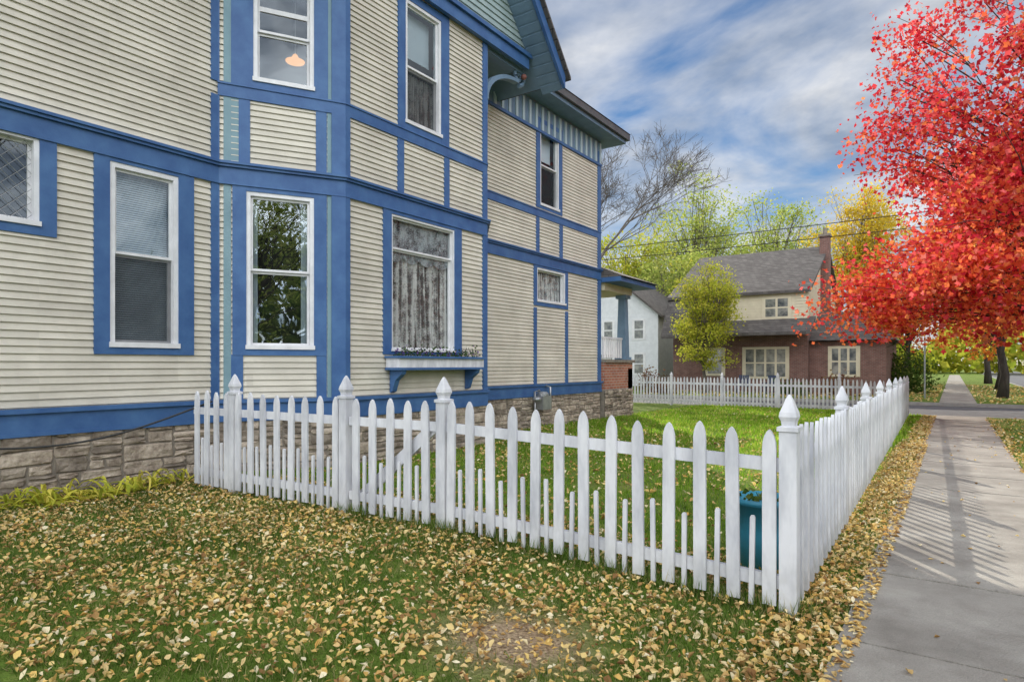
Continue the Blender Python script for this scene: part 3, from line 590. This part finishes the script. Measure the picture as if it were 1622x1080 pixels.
# hostas
for i,(px,py) in enumerate(((20,818),(85,812),(150,803),(215,792),(262,778))):
    d=H/((py-HY)/1000); r=(px-811)/1000*d; x,y=r*C-d*S,r*S+d*C; x=max(x,-7.25)
    z=float(hz(x,y)); n=[40,52,46,40,24][i]; yaw=rng.uniform(0,6.28,n); V=[];F=[]
    root=empty('hosta_plant',(x,y,z),['yellow hosta nearest the left edge of the lawn','second yellow hosta from the left along the foundation','middle yellow hosta of the five along the foundation','yellow hosta second from the fence along the foundation','yellow hosta closest to the fence by the foundation'][i],'plant','yellowing hostas along the stone foundation')
    for a in yaw:
        L=rng.uniform(.06,.34); up=rng.uniform(.02,.22)*rng.uniform(.4,1); wd=rng.uniform(.010,.026); b=len(V); cu=rng.normal(0,.7); ox,oy=rng.normal(0,.10),rng.normal(0,.15)
        for j in range(6):
            t=j/5; rr=L*t; zz=up*math.sin(t*2.5)+.02; ww=wd*math.sin(math.pi*min(1,.12+t*.88)); a2=a+cu*t
            for sgn in (-1,0,1): V.append((max(x+ox,-7.38)+rr*math.cos(a2)-sgn*ww*math.sin(a2),y+oy+rr*math.sin(a2)+sgn*ww*math.cos(a2),z+zz+abs(sgn)*.008))
        for j in range(5):
            for q in (0,1): F.append((b+j*3+q,b+j*3+q+1,b+j*3+q+4,b+j*3+q+3))
    npmesh('foliage',np.array(V),np.array(F),M['hosta'],root)
# ------------------------------------------------------------------ fences
def picket_mesh(name,w,h,th=.02,flat=False):
    o=[(-w/2,0),(w/2,0),(w/2,h-.11),(w*.47,h-.075),(w*.36,h-.04),(w*.17,h-.012),(0,h),(-w*.17,h-.012),(-w*.36,h-.04),(-w*.47,h-.075),(-w/2,h-.11)]
    if flat: o=[(-w/2,0),(w/2,0),(w/2,h-.012),(w*.3,h),(-w*.3,h),(-w/2,h-.012)]
    mb=MB(); mb.prism([(x,-th/2,z) for x,z in o],[(x,th/2,z) for x,z in o])
    me=bpy.data.meshes.new(name); me.from_pydata(mb.v,[],mb.f); me.materials.append(M['white']); return me
PK=picket_mesh('picket',.075,1.0); PKS=picket_mesh('side_picket',.06,1.0); SP=picket_mesh('short_picket',.028,.5,.018,True)
def post_meshes(b=.092):
    mb=MB(); h=b/2; mb.box(-h,h,-h,h,-.15,1.04); me=bpy.data.meshes.new('post'); me.from_pydata(mb.v,[],mb.f); me.materials.append(M['white'])
    pr=[(h+.010,1.035),(h+.010,1.058),(h-.012,1.066),(h-.009,1.09),(h+.001,1.115),(h-.003,1.14),(h-.016,1.175),(h*.36,1.215),(.004,1.24)]
    v=[];f=[]
    for k,(r,z) in enumerate(pr): v+=[(-r,-r,z),(r,-r,z),(r,r,z),(-r,r,z)]
    for k in range(len(pr)-1):
        for i in range(4): f.append((4*k+i,4*k+(i+1)%4,4*k+4+(i+1)%4,4*k+4+i))
    f.append((3,2,1,0)); mc=bpy.data.meshes.new('cap'); mc.from_pydata(v,[],f); mc.materials.append(M['white']); return me,mc
PM,PC=post_meshes()
def add_obj(name,me,parent,loc,rz=0,tilt=0,sz=1):
    o=bpy.data.objects.new(name,me); COL.objects.link(o); o.parent=parent; o.location=loc; o.rotation_euler=(0,tilt,rz); o.scale=(1,1,sz); return o
def post(parent,base,x,y):
    z=float(hz(x,y)); p=add_obj('post',PM,parent,(x-base[0],y-base[1],z-base[2]),random.uniform(-.02,.02)); add_obj('cap',PC,p,(0,0,0)); return p
def run(parent,base,a,b,n,short=True,side=-1,start=.5,pz=.05,outer=.032,pk=None):
    a=Vector(a);b=Vector(b);t=(b-a);L=t.length;t/=L; nr=Vector((t.y,-t.x))*(-side); rz=math.atan2(t.y,t.x)
    for i in range(n):
        q=a+t*(L*(i+start)/n)+nr*outer; z=float(hz(q.x,q.y))+pz
        add_obj('picket',pk or PK,parent,(q.x-base[0],q.y-base[1],z-base[2]),rz+random.uniform(-.03,.03),random.uniform(-.014,.014),random.uniform(.98,1.015))
        if short and i<n-1+(start<.5):
            q=a+t*(L*(i+start+.5)/n)+nr*(outer-.003); z=float(hz(q.x,q.y))+pz-.02
            add_obj('short_picket',SP,parent,(q.x-base[0],q.y-base[1],z-base[2]),rz,random.uniform(-.02,.02),random.uniform(.9,1.05))
    for zz,hh in ((.80,.075),(.14,.075)):
        mb=MB(); za,zb=float(hz(a.x,a.y))+zz,float(hz(b.x,b.y))+zz; s=nr*.018
        f=lambda p,z,sg:(p.x+s.x*sg,p.y+s.y*sg,z)
        mb.prism([f(a,za,-1),f(b,zb,-1),f(b,zb,1),f(a,za,1)],[f(a,za+hh,-1),f(b,zb+hh,-1),f(b,zb+hh,1),f(a,za+hh,1)]); mb.build('rail',M['white'],parent)
P0,P1,P2,P3=(-.754,3.80),(-3.351,3.84),(-4.475,3.80),(-6.106,3.72)
b=(*P3,0); f1=empty('picket_fence',b,'short white picket fence section between the house wall and the gate','fence')
run(f1,b,(-6.84,3.70),P3,4); run(f1,b,P3,P2,8); post(f1,b,*P3); post(f1,b,*P2)
b=(-3.9,3.82,0); g1=empty('picket_gate',b,'white picket gate with a diagonal brace in the front fence','gate')
run(g1,b,(P2[0]+.06,P2[1]),(P1[0]-.06,P1[1]),5)
mb=MB(); z=.07; mb.prism([(-4.42,3.835,z+.15),(-4.26,3.835,z+.15),(-4.26,3.86,z+.15),(-4.42,3.86,z+.15)],[(-3.56,3.845,z+.82),(-3.40,3.845,z+.82),(-3.40,3.87,z+.82),(-3.56,3.87,z+.82)]); mb.build('brace',M['white'],g1)
b=(*P1,0); f2=empty('picket_fence',b,'front white picket fence section from the gate to the corner post at the sidewalk','fence')
run(f2,b,P1,P0,13,start=.5); post(f2,b,*P1); post(f2,b,*P0)
F0=(-1.16,22.86); b=(-.9,12,0); f3=empty('picket_fence',b,'long white picket fence along the left edge of the sidewalk','fence')
A=Vector((P0[0],P0[1]+.06)); B=Vector(F0); run(f3,b,A,B,96,short=False,side=-1,outer=.034,pk=PKS)
for k in range(1,9): q=A.lerp(B,k/8); post(f3,b,q.x,q.y)
b=(-6,22.9,0); f4=empty('picket_fence',b,'far white picket fence across the back of the sunny lawn by the side street','fence')
run(f4,b,(-10.6,22.95),(F0[0]-.06,F0[1]+.03),76,short=False,side=-1,pk=PKS)
for k in range(0,5): post(f4,b,-10.6+k*1.89,22.95)
# planter bucket behind the fence corner
bx,by=-1.10,4.62
pc=empty('planter_bucket',(bx,by,0),'teal plastic bucket with a small plant behind the fence corner','bucket')
mb=MB(); z=float(hz(bx,by)); mb.lathe((bx,by,z),[(.01,.0),(.17,.0),(.185,.25),(.198,.45),(.215,.45),(.215,.49),(.19,.49),(.18,.43),(.01,.43)],24); mb.build('bucket',M['tealplastic'],pc,True)
n=40; P=np.stack([rng.normal(bx,.08,n),rng.normal(by,.08,n),z+.43+abs(rng.normal(0,.06,n))],1); scatter('plant',TL,TLF,P,rquat(n),rng.uniform(.03,.06,n),M['green'],pc)
# ------------------------------------------------------------------ trees
def limb(mb,a,b,r0,r1,bend,n=6,sides=5):
    a=Vector(a);b=Vector(b);L=(b-a).length; m=a.lerp(b,.45)+Vector((random.uniform(-1,1),random.uniform(-1,1),random.uniform(.0,1)))*L*bend
    pts=[];rr=[]
    for i in range(n):
        t=i/(n-1); pts.append(a*(1-t)**2+m*2*t*(1-t)+b*t*t); rr.append(r0+(r1-r0)*t)
    mb.tube(pts,rr,sides,False); return pts
def tree(name,label,cat,base,th,tr,cc,rad,nc,npc,ls,lm,bm='bark',group=None,sig=.5,shell=.5,T='TL',minz=1.8,extra=(),lumpk=1.0,tip=.012,keep=None):
    root=empty(name,base,label,cat,group); base=Vector(base); cc=np.array(cc,float); rad=np.array(rad,float)
    d=rng.normal(size=(nc,3)); d/=np.linalg.norm(d,axis=1)[:,None]; rr=rng.uniform(0,1,nc)**shell
    lump=1+lumpk*(.16*np.sin(d[:,0]*5+base.x)+.14*np.sin(d[:,1]*6+d[:,2]*4+base.y))
    P=cc+d*(rr*lump)[:,None]*rad
    if keep is not None: P=P[keep(P)]
    P=np.concatenate([P,np.array(extra)]) if len(extra) else P
    P=P[P[:,2]>base.z+minz]
    top=Vector((cc[0],cc[1],cc[2]+rad[2]*.55)); mb=MB(); n=9; tp=[];trr=[]
    for i in range(n):
        t=i/(n-1); q=base.lerp(top,t)+Vector((random.uniform(-1,1),random.uniform(-1,1),0))*tr*.6*(t>0); tp.append(q); trr.append(tr*(1.35 if i==0 else 1)*(1-t*.85))
    tp[0].z-=.1; mb.tube(tp,trr,10); mb.build('trunk',M[bm],root,True)
    mb=MB()
    for p in P:
        zt=min(max(base.z+th, base.z+th+(p[2]-base.z-th)*random.uniform(.15,.6)),top.z); t=(zt-base.z)/(top.z-base.z); i=min(int(t*(n-1)),n-2); f=t*(n-1)-i
        s=tp[i].lerp(tp[i+1],f); r0=trr[i]*random.uniform(.16,.36)
        limb(mb,s,p,r0,tip,.10)
        for k in range(3):
            e=Vector(p)+Vector(rng.normal(0,sig*1.1,3)); limb(mb,Vector(s).lerp(Vector(p),.7),e,.016,.006,.15,4,4)
    mb.build('branches',M[bm],root,True)
    if npc:
        cnt=rng.poisson(npc*rng.uniform(.35,1.6,len(P))); PP=np.repeat(P,cnt,0); sg=np.repeat(rng.uniform(.6,1.4,len(P))*sig,cnt)
        off=np.clip(rng.normal(size=PP.shape),-1.9,1.9); PP=PP+off*sg[:,None]*np.array([1,1,.7]); k=PP[:,2]>base.z+minz*.85; PP=PP[k]; m=len(PP)
        tt,ff=(MAP,MAPF) if T=='MAP' else (TL,TLF)
        scatter('crown',tt,ff,PP,rquat(m),ls*rng.uniform(.6,1.3,m),M[lm],root)
    return root
def bare(name,label,cat,base,h,tr,levels=6,spread=.5,bm='bark',seed=1,lean=(0,0)):
    root=empty(name,base,label,cat); R=random.Random(seed); trunk=MB(); br=MB()
    def grow(p,d,L,r,lev):
        n=4; pts=[p]; q=p; dd=d
        for i in range(n-1):
            dd=(dd+Vector((R.uniform(-1,1),R.uniform(-1,1),R.uniform(-.5,.8)))*.16).normalized(); q=q+dd*L/(n-1); pts.append(q)
        (trunk if lev==0 else br).tube(pts,[max(.009,r*(1-.35*i/(n-1))) for i in range(n)],8 if lev==0 else (5 if lev<3 else 3),False)
        if lev<levels:
            for k in range(3 if lev<levels-1 else 4):
                ax=Vector((R.uniform(-1,1),R.uniform(-1,1),R.uniform(-.4,.7)))
                nd=(dd*1.0+ax*(spread+.1*lev)).normalized(); st=pts[-1] if k<2 else pts[2]
                grow(st,nd,L*R.uniform(.62,.82),r*.58,lev+1)
    grow(Vector(base),Vector((lean[0],lean[1],1)).normalized(),h*.3,tr,0)
    trunk.build('trunk',M[bm],root,True); br.build('branches',M[bm],root,True); return root
EX=[(-2.4,20,2.9),(-1.8,19.4,3.2),(-1.0,18.6,2.8),(-2.2,21,3.6),(-.2,17.6,3.1),(.8,17,2.7),(.5,16.6,3.6),(1.8,16,2.8),(2.6,15.8,3.2),(-1.6,20,4.0),(1.2,18,2.6),(2.4,17.5,2.5),(3.5,16,2.9),(-.4,19.2,2.7),(2.2,18.6,2.5),(-1.2,19.2,3.7),(.1,18.3,3.9),(-1.4,19.7,2.6),(-.7,18.9,4.4),(-1.7,19.9,3.3),(-.3,18.6,3.4),(-1.4,20.4,7.4),(-1.6,20.8,8.2),(-1.2,20.2,9.2),(-1.0,20.0,8.6),(-.8,20.0,6.6),(-.8,20.2,10.2)]
# fill the street side of the crown that the photo shows as one continuous mass
for i in range(34): EX.append((random.uniform(-.3,3.6),random.uniform(15.8,18.6),random.uniform(3.4,8.2)))
def gapkeep(P): return ~((P[:,0]<-1.0)&(P[:,2]>4.9)&(P[:,2]<6.2))
tree('maple_tree','large bright red maple filling the upper right above the sidewalk','tree',(3.9,21.5,-.15),2.6,.26,(3.9,21.5,7.7),(5.9,5.9,6.1),240,330,.122,'red','bark_dark',sig=.52,shell=.45,T='MAP',minz=2.2,extra=EX,lumpk=.7,tip=.014,keep=gapkeep)
tree('street_tree','orange leaved street tree with dark trunk across the side street','tree',(1.9,37.8,-.16),2.4,.2,(1.9,37.8,6.5),(3.8,3.8,4),60,150,.19,'orange','bark_dark',sig=.6,minz=2.4)
tree('street_tree','second orange street tree down the far sidewalk','tree',(2.4,50,-.16),2.2,.25,(2.4,50,6.5),(3.8,3.8,4),50,110,.25,'orange','bark_dark',sig=.6,minz=2.2)
tree('street_tree','yellow street tree farthest down the far sidewalk','tree',(2.4,66,-.16),2.0,.25,(2.4,66,6.5),(4,4,4.5),50,110,.3,'yellow','bark_dark',sig=.7,minz=2)
tree('street_tree','orange street tree left of the far sidewalk behind the green shrub','tree',(-3.2,62,-.16),2.0,.25,(-3.2,62,6),(3.4,3.4,4),40,110,.28,'orange','bark_dark',sig=.7,minz=2)
tree('yellow_tree','tall golden yellow tree behind the neighbouring brick house','tree',(-6.0,57,-.16),4,.3,(-6.0,57,10.4),(3.0,3.0,5.2),85,170,.2,'yellow',sig=.6)
tree('small_tree','narrow yellow green tree in front of the neighbouring brick house','tree',(-11,33.9,-.16),1.2,.10,(-11,33.9,3.9),(1.75,1.75,3.1),110,150,.115,'yellowgreen',sig=.3,shell=.5,minz=.7)
tree('tall_tree','tall pale green tree with thinning crown behind the slate roof','tree',(-23.5,69,-.16),5,.4,(-23.5,69,12.6),(7,7,9.0),170,110,.27,'palegreen',sig=.9,shell=.6,tip=.03)
tree('tall_tree','pale green tree rising just left of the brick chimney','tree',(-16.5,76,-.16),5,.4,(-16.5,76,12.6),(5.8,5.8,8.4),140,120,.28,'palegreen',sig=.9,tip=.03)
tree('tall_tree','yellow green tree directly behind the white gabled house','tree',(-27.5,60,-.16),4,.35,(-27.5,60,9),(5.5,5.5,7),100,130,.27,'yellowgreen',sig=.8)
tree('tall_tree','bushy pale green tree between the white house and the brick house','tree',(-20.5,55,-.16),3,.3,(-20.5,55,6.6),(4.5,4.5,5.8),100,150,.24,'palegreen',sig=.7)
bare('bare_tree','bare dark branched tree behind the porch roof','tree',(-20.3,34,-.16),18.5,.2,7,.55,'bark',5,(.02,.02))
# trees on the opposite side of the street, seen in the window reflections
bare('bare_tree','bare tree reflected in the bay windows from across the street','tree',(15,9,-.1),15,.35,5,.55,'bark_dark',9)
tree('shade_tree','leafy green tree across the street reflected in the windows','tree',(16,28,-.1),3,.35,(16,28,6.5),(5,5,4),50,80,.35,'yellowgreen',sig=.8)
tree('shade_tree','dark leafy tree beyond the street corner reflected in the bay glass','tree',(14.5,-7,-.1),3,.35,(14.5,-7,7.5),(5,5,5),70,170,.16,'palegreen','bark_dark',sig=.8)
def belt(name,label,x,y,n,hh,sz,m):
    z=rng.uniform(0,1,n)**.8*hh; tag(scatter(name,TL,TLF,np.stack([x,y,z],1),rquat(n),rng.uniform(*sz,n),M[m]),label,'trees',kind='stuff')
def shrub(label,x,y,z,rx,ry,rz,n,ls,lm,name='shrub'):
    root=empty(name,(x,y,z),label,'shrub'); nc=max(8,n//60); d=rng.normal(size=(nc,3)); d/=np.linalg.norm(d,axis=1)[:,None]; d[:,2]=abs(d[:,2])
    Pc=np.array([x,y,z])+d*np.array([rx,ry,rz])*(rng.uniform(0,1,nc)**.5)[:,None]*.85
    P=np.repeat(Pc,n//nc,0); P=P+rng.normal(size=P.shape)*min(rx,rz)*.2; P[:,2]=np.maximum(P[:,2],z+.02); scatter('foliage',TL,TLF,P,rquat(len(P)),ls*rng.uniform(.6,1.3,len(P)),M[lm],root)
    mb=MB()
    for p in Pc: limb(mb,(x,y,z-.05),p,.02,.006,.1,5,4)
    mb.build('stems',M['bark'],root)
shrub('large green shrub left of the far sidewalk',-2.6,43,-.16,2.0,1.8,2.9,4200,.16,'green')
shrub('yellow green shrub beside the sign post',-4.6,40,-.16,1.2,1.2,2.0,1800,.14,'yellowgreen')
shrub('russet shrub below the white gabled house',-13.6,33.6,-.16,1.2,1.0,1.9,1800,.12,'russet')
shrub('low green shrub under the brick house windows',-7.0,35.9,-.16,1.0,.7,1.1,1200,.12,'green')
shrub('low russet bush right of the brick house windows',-5.0,36.2,-.16,1.1,.7,1.2,1200,.12,'russet')
n=22000; x=-110+rng.uniform(0,1,n)*170; belt('distant_trees','distant belt of autumn trees closing the view',x,150+rng.normal(0,8,n),n,9+3*np.sin(x*.21)+2.5*np.sin(x*.53+1),(.8,1.8),'yellowgreen')
n=12000; y=rng.uniform(-70,75,n); belt('opposite_trees','belt of green trees on the far side of the main street',34+rng.normal(0,2.5,n),y,n,8+2.5*np.sin(y*.3)+1.5*np.sin(y*.71),(.7,1.5),'green')
# ------------------------------------------------------------------ neighbouring brick house
Z0=-.16
nb=empty('brick_house',(-10,41,Z0),'dark roofed brick house with cream dormer across the side street','house')
XL,XR=-14.6,-6.6
FB=Wall((XL+.3,38),(XR,38)); FB.n=Vector((0,-1))
M['nglass']=mat('dark_glazing',(.05,.06,.07),(.34,.34,.30),1.8,.08,0,spec=.8)
def nwin(w,u0,u1,z0,z1,mull=1,parent=nb):
    mb=MB(); w.box(mb,u0-.14,u1+.14,z0-.14,z1+.14,-.02,.05); r=mb.build('window',M['wcream'] if parent is nb else M['sash'],parent)
    for k in range(mull):
        a=u0+(u1-u0)*k/mull+.06; b=u0+(u1-u0)*(k+1)/mull-.06
        mb=MB(); w.box(mb,a,b,z0,(z0+z1)/2-.04,.03,.056); mb.build('pane',M['nglass'],r); mb=MB(); w.box(mb,a,b,(z0+z1)/2+.04,z1,.03,.056); mb.build('pane',M['nglass'],r)
mb=MB(); mb.box(XL+.3,XR,38,49,Z0,3.15); mb.build('wall',M['darkbrick'],nb)
mb=MB(); pr=[(38.0,3.2),(50,3.2),(48.8,5.6),(44,8.7),(38.6,5.6)]
mb.prism([(XL+.3,y,z) for y,z in pr],[(XR-.1,y,z) for y,z in pr]); mb.build('gable_wall',M['wcream'],nb)
mb=MB()
def slab(mb,x0,x1,p,q,th=.16):
    mb.prism([(x0,p[0],p[1]),(x1,p[0],p[1]),(x1,q[0],q[1]),(x0,q[0],q[1])],[(x0,p[0],p[1]+th),(x1,p[0],p[1]+th),(x1,q[0],q[1]+th),(x0,q[0],q[1]+th)])
slab(mb,XL,XR+.2,(37.7,5.42),(44,8.75)); slab(mb,XL,XR+.2,(44,8.75),(49,5.5)); slab(mb,XL,XL+3.6,(36.7,3.0),(38.0,5.5)); slab(mb,XL,XR+.2,(49.2,5.4),(50.2,3)); slab(mb,XL+3.6,XR+.4,(36.6,3.05),(38.1,3.95))
mb.build('roof',M['shingle'],nb)
mb=MB(); DW=Wall((XL+3.6,37.95),(XR+.05,37.95)); DW.n=Vector((0,-1)); DW.siding(mb,0,DW.L,3.9,5.5,(),.16); mb.box(XL+3.6,XR,37.96,39,3.9,5.45); mb.build('dormer_wall',M['wcream'],nb)
nwin(DW,DW.u(1211),DW.u(1250),4.15,5.15,2)
nwin(FB,FB.u(1180),FB.u(1246),.75,2.3,4); nwin(FB,FB.u(1120),FB.u(1145),.9,2.3,1)
mb=MB(); mb.box(XR,-2.9,38.6,46,Z0,2.7); mb.build('side_wing',M['darkbrick'],nb)
mb=MB(); mb.add([(XR-.2,38.2,2.75),(-2.5,38.2,2.75),(-2.5,46.4,2.75),(XR-.2,46.4,2.75),(XR-.2,42.3,4.6),(-4.6,42.3,4.6)],[(0,1,5,4),(1,2,5),(2,3,4,5),(0,3,2,1)]); mb.build('wing_roof',M['shingle'],nb)
FW=Wall((XR,38.6),(-2.9,38.6)); FW.n=Vector((0,-1)); nwin(FW,FW.u(1316),FW.u(1358),.9,2.3,3)
mb=MB(); mb.box(XR-.15,XR+.38,42.7,43.4,4,9.3); ch=mb.build('chimney',M['darkbrick'],nb)
mb=MB(); mb.box(XR-.21,XR+.44,42.64,43.46,9.3,9.44); mb.lathe((XR+.11,43.05,9.44),[(.14,0),(.12,.4),(.09,.4)],10); mb.build('chimney_cap',M['mortar'],ch)
# white gabled house
wh=empty('white_house',(-21,47,Z0),'white gabled house partly hidden behind the porch','house')
x0,x1=-25.5,-17.7; mid=(x0+x1)/2; HW=Wall((x0,44),(x1,44)); HW.n=Vector((0,-1))
pr=[(x0,Z0),(x1,Z0),(x1,5.2),(mid,8.4),(x0,5.2)]
mb=MB(); mb.prism([(x,44.02,z) for x,z in pr],[(x,54,z) for x,z in pr]); mb.build('wall',M['greyside'],wh)
mb=MB(); HW.siding(mb,0,HW.L,Z0,5.2,(),.2); 
mb.add([HW.P(0,5.2,.01),HW.P(HW.L,5.2,.01),HW.P(HW.L/2,8.35,.01)],[(0,1,2)]); mb.build('front_wall',M['wwhite'],wh)
mb=MB()
for sx in (-1,1):
    xe=x1+.45 if sx>0 else x0-.45; ze=5.2-.45*.82
    mb.prism([(mid,43.6,8.4),(xe,43.6,ze),(xe,54.3,ze),(mid,54.3,8.4)],[(mid,43.6,8.58),(xe,43.6,ze+.18),(xe,54.3,ze+.18),(mid,54.3,8.58)])
mb.build('roof',M['shingle'],wh)
for a,b,c,d in ((5.9,6.7,3.4,4.7),(3.4,4.2,3.4,4.7),(1.2,2.0,3.4,4.7),(5.9,6.7,.8,2.2),(3.0,4.2,.8,2.2),(1.0,1.9,.8,2.2)): nwin(HW,a,b,c,d,1,wh)
# garden chairs by the brick house
def chair(x,y,rz,label):
    r=empty('garden_chair',(x,y,Z0),label,'chair','dark blue chairs by the brick house'); r.rotation_euler=(0,0,rz)
    def p(name,mb): o=mb.build(name,M['bluechair'],r,origin=1); return o
    p('seat',MB().box(-.28,.28,-.28,.28,.36,.40))
    mb=MB()
    for k in range(5): mb.prism([(-.27+k*.11,.24,.38),(-.18+k*.11,.24,.38),(-.18+k*.11,.27,.38),(-.27+k*.11,.27,.38)],[(-.27+k*.11,.46,1.0),(-.18+k*.11,.46,1.0),(-.18+k*.11,.49,1.0),(-.27+k*.11,.49,1.0)])
    p('backrest',mb)
    for sx in (-1,1):
        p('armrest',MB().box(sx*.33-.05,sx*.33+.05,-.34,.32,.58,.61))
        p('leg',MB().box(sx*.31-.03,sx*.31+.03,-.32,-.26,0,.58)); p('leg',MB().box(sx*.31-.03,sx*.31+.03,.2,.26,0,.58))
chair(-9.6,36.3,.2,'left dark blue garden chair by the brick house windows'); chair(-8.2,36.2,-.2,'right dark blue garden chair by the brick house windows')
# sign post
sp=empty('sign_post',(-1.1,35.5,Z0),'thin pale street sign post at the far corner','sign post')
mb=MB(); mb.tube([(-1.1,35.5,Z0),(-1.1,35.5,2.5)],[.035,.035],8); mb.build('pole',M['metal'],sp); mb=MB(); mb.prism([(-1.13,35.3,1.9),(-1.07,35.7,1.9),(-1.06,35.7,1.9),(-1.12,35.3,1.9)],[(-1.13,35.3,2.45),(-1.07,35.7,2.45),(-1.06,35.7,2.45),(-1.12,35.3,2.45)]); mb.build('plate',M['metal'],sp)
# power lines
for z,y,lab in ((7.55,32,'lower black power line crossing above the side street'),(8.25,32.4,'upper black power line crossing above the side street')):
    mb=MB(); pts=[]
    for i in range(41):
        t=i/40; pts.append((-45+t*75,y,z-.6*math.sin(math.pi*t)+.3)); 
    mb.tube(pts,[.02]*41,5); tag(mb.build('power_line',M['black']),lab,'power line')
# ------------------------------------------------------------------ world, sun, camera
EL=math.radians(28.8)
wd=bpy.data.worlds.new('World'); bpy.context.scene.world=wd; wd.use_nodes=True; t=wd.node_tree; t.nodes.clear()
out=N(t,'ShaderNodeOutputWorld'); sky=N(t,'ShaderNodeTexSky'); sky.sky_type='NISHITA'; sky.sun_disc=False; sky.sun_elevation=EL; sky.sun_rotation=math.atan2(-.6,.8); sky.air_density=1.0; sky.dust_density=0; sky.ozone_density=4
hs=N(t,'ShaderNodeHueSaturation'); hs.inputs['Saturation'].default_value=1.08; t.links.new(sky.outputs[0],hs.inputs['Color'])
b1=N(t,'ShaderNodeBackground'); b1.inputs[1].default_value=.084; t.links.new(hs.outputs[0],b1.inputs[0])
tc=N(t,'ShaderNodeTexCoord'); sx=N(t,'ShaderNodeSeparateXYZ'); t.links.new(tc.outputs['Generated'],sx.inputs[0])
mz=N(t,'ShaderNodeMath',operation='MAXIMUM'); mz.inputs[1].default_value=0; t.links.new(sx.outputs[2],mz.inputs[0])
az=N(t,'ShaderNodeMath',operation='ADD'); az.inputs[1].default_value=.30; t.links.new(mz.outputs[0],az.inputs[0])
dx=N(t,'ShaderNodeMath',operation='DIVIDE'); dy=N(t,'ShaderNodeMath',operation='DIVIDE')
for d_,i in ((dx,0),(dy,1)): t.links.new(sx.outputs[i],d_.inputs[0]); t.links.new(az.outputs[0],d_.inputs[1])
cb=N(t,'ShaderNodeCombineXYZ'); t.links.new(dx.outputs[0],cb.inputs[0]); t.links.new(dy.outputs[0],cb.inputs[1])
mp=N(t,'ShaderNodeMapping'); mp.inputs['Rotation'].default_value=(0,0,.5); mp.inputs['Scale'].default_value=(1.25,1.6,1); mp.inputs['Location'].default_value=(1.3,.4,0); t.links.new(cb.outputs[0],mp.inputs['Vector'])
n1=N(t,'ShaderNodeTexNoise'); n1.inputs['Scale'].default_value=1.3; n1.inputs['Detail'].default_value=8; n1.inputs['Roughness'].default_value=.54; n1.inputs['Distortion'].default_value=.35; t.links.new(mp.outputs[0],n1.inputs['Vector'])
r1=ramp(t,[(.40,(.02,.02,.02)),(.50,(.5,.5,.5)),(.62,(.99,.99,.99))]); t.links.new(n1.outputs[0],r1.inputs[0])
dt=N(t,'ShaderNodeVectorMath',operation='DOT_PRODUCT'); dt.inputs[1].default_value=(.66,-.70,.27); t.links.new(tc.outputs['Generated'],dt.inputs[0])
br=N(t,'ShaderNodeMapRange'); br.inputs['From Min'].default_value=.05; br.inputs['From Max'].default_value=.95; br.inputs['To Min'].default_value=.90; br.inputs['To Max'].default_value=7.0; t.links.new(dt.outputs['Value'],br.inputs['Value'])  # cloud brightness raised behind the camera as added fill light
n2=N(t,'ShaderNodeTexNoise'); n2.inputs['Scale'].default_value=2.2; n2.inputs['Detail'].default_value=6; n2.inputs['Roughness'].default_value=.56; t.links.new(mp.outputs[0],n2.inputs['Vector'])
r2=ramp(t,[(.36,(.42,.47,.55)),(.58,(1,1,1))]); t.links.new(n2.outputs[0],r2.inputs[0])
b2=N(t,'ShaderNodeBackground'); t.links.new(r2.outputs[0],b2.inputs[0]); t.links.new(br.outputs[0],b2.inputs[1])
ms=N(t,'ShaderNodeMixShader'); t.links.new(r1.outputs[0],ms.inputs[0]); t.links.new(b1.outputs[0],ms.inputs[1]); t.links.new(b2.outputs[0],ms.inputs[2]); t.links.new(ms.outputs[0],out.inputs[0])
sl=bpy.data.lights.new('sun','SUN'); sl.energy=5; sl.angle=math.radians(.5); sl.color=(1,.92,.79); so=bpy.data.objects.new('sun',sl); COL.objects.link(so)
D=Vector((.6*math.cos(EL),-.8*math.cos(EL),-math.sin(EL))); so.rotation_euler=D.to_track_quat('-Z','Y').to_euler()
cam=bpy.data.cameras.new('camera'); co=bpy.data.objects.new('camera',cam); COL.objects.link(co); co.location=(0,0,H); co.rotation_euler=(math.pi/2,0,math.radians(34.95)); cam.lens=36*1000/1622; cam.sensor_width=36; cam.shift_y=(HY-540)/1622; cam.clip_end=3000; cam.clip_start=.05
sc=bpy.context.scene; sc.camera=co; sc.view_settings.view_transform='Standard'; sc.view_settings.look='None'; sc.view_settings.exposure=0
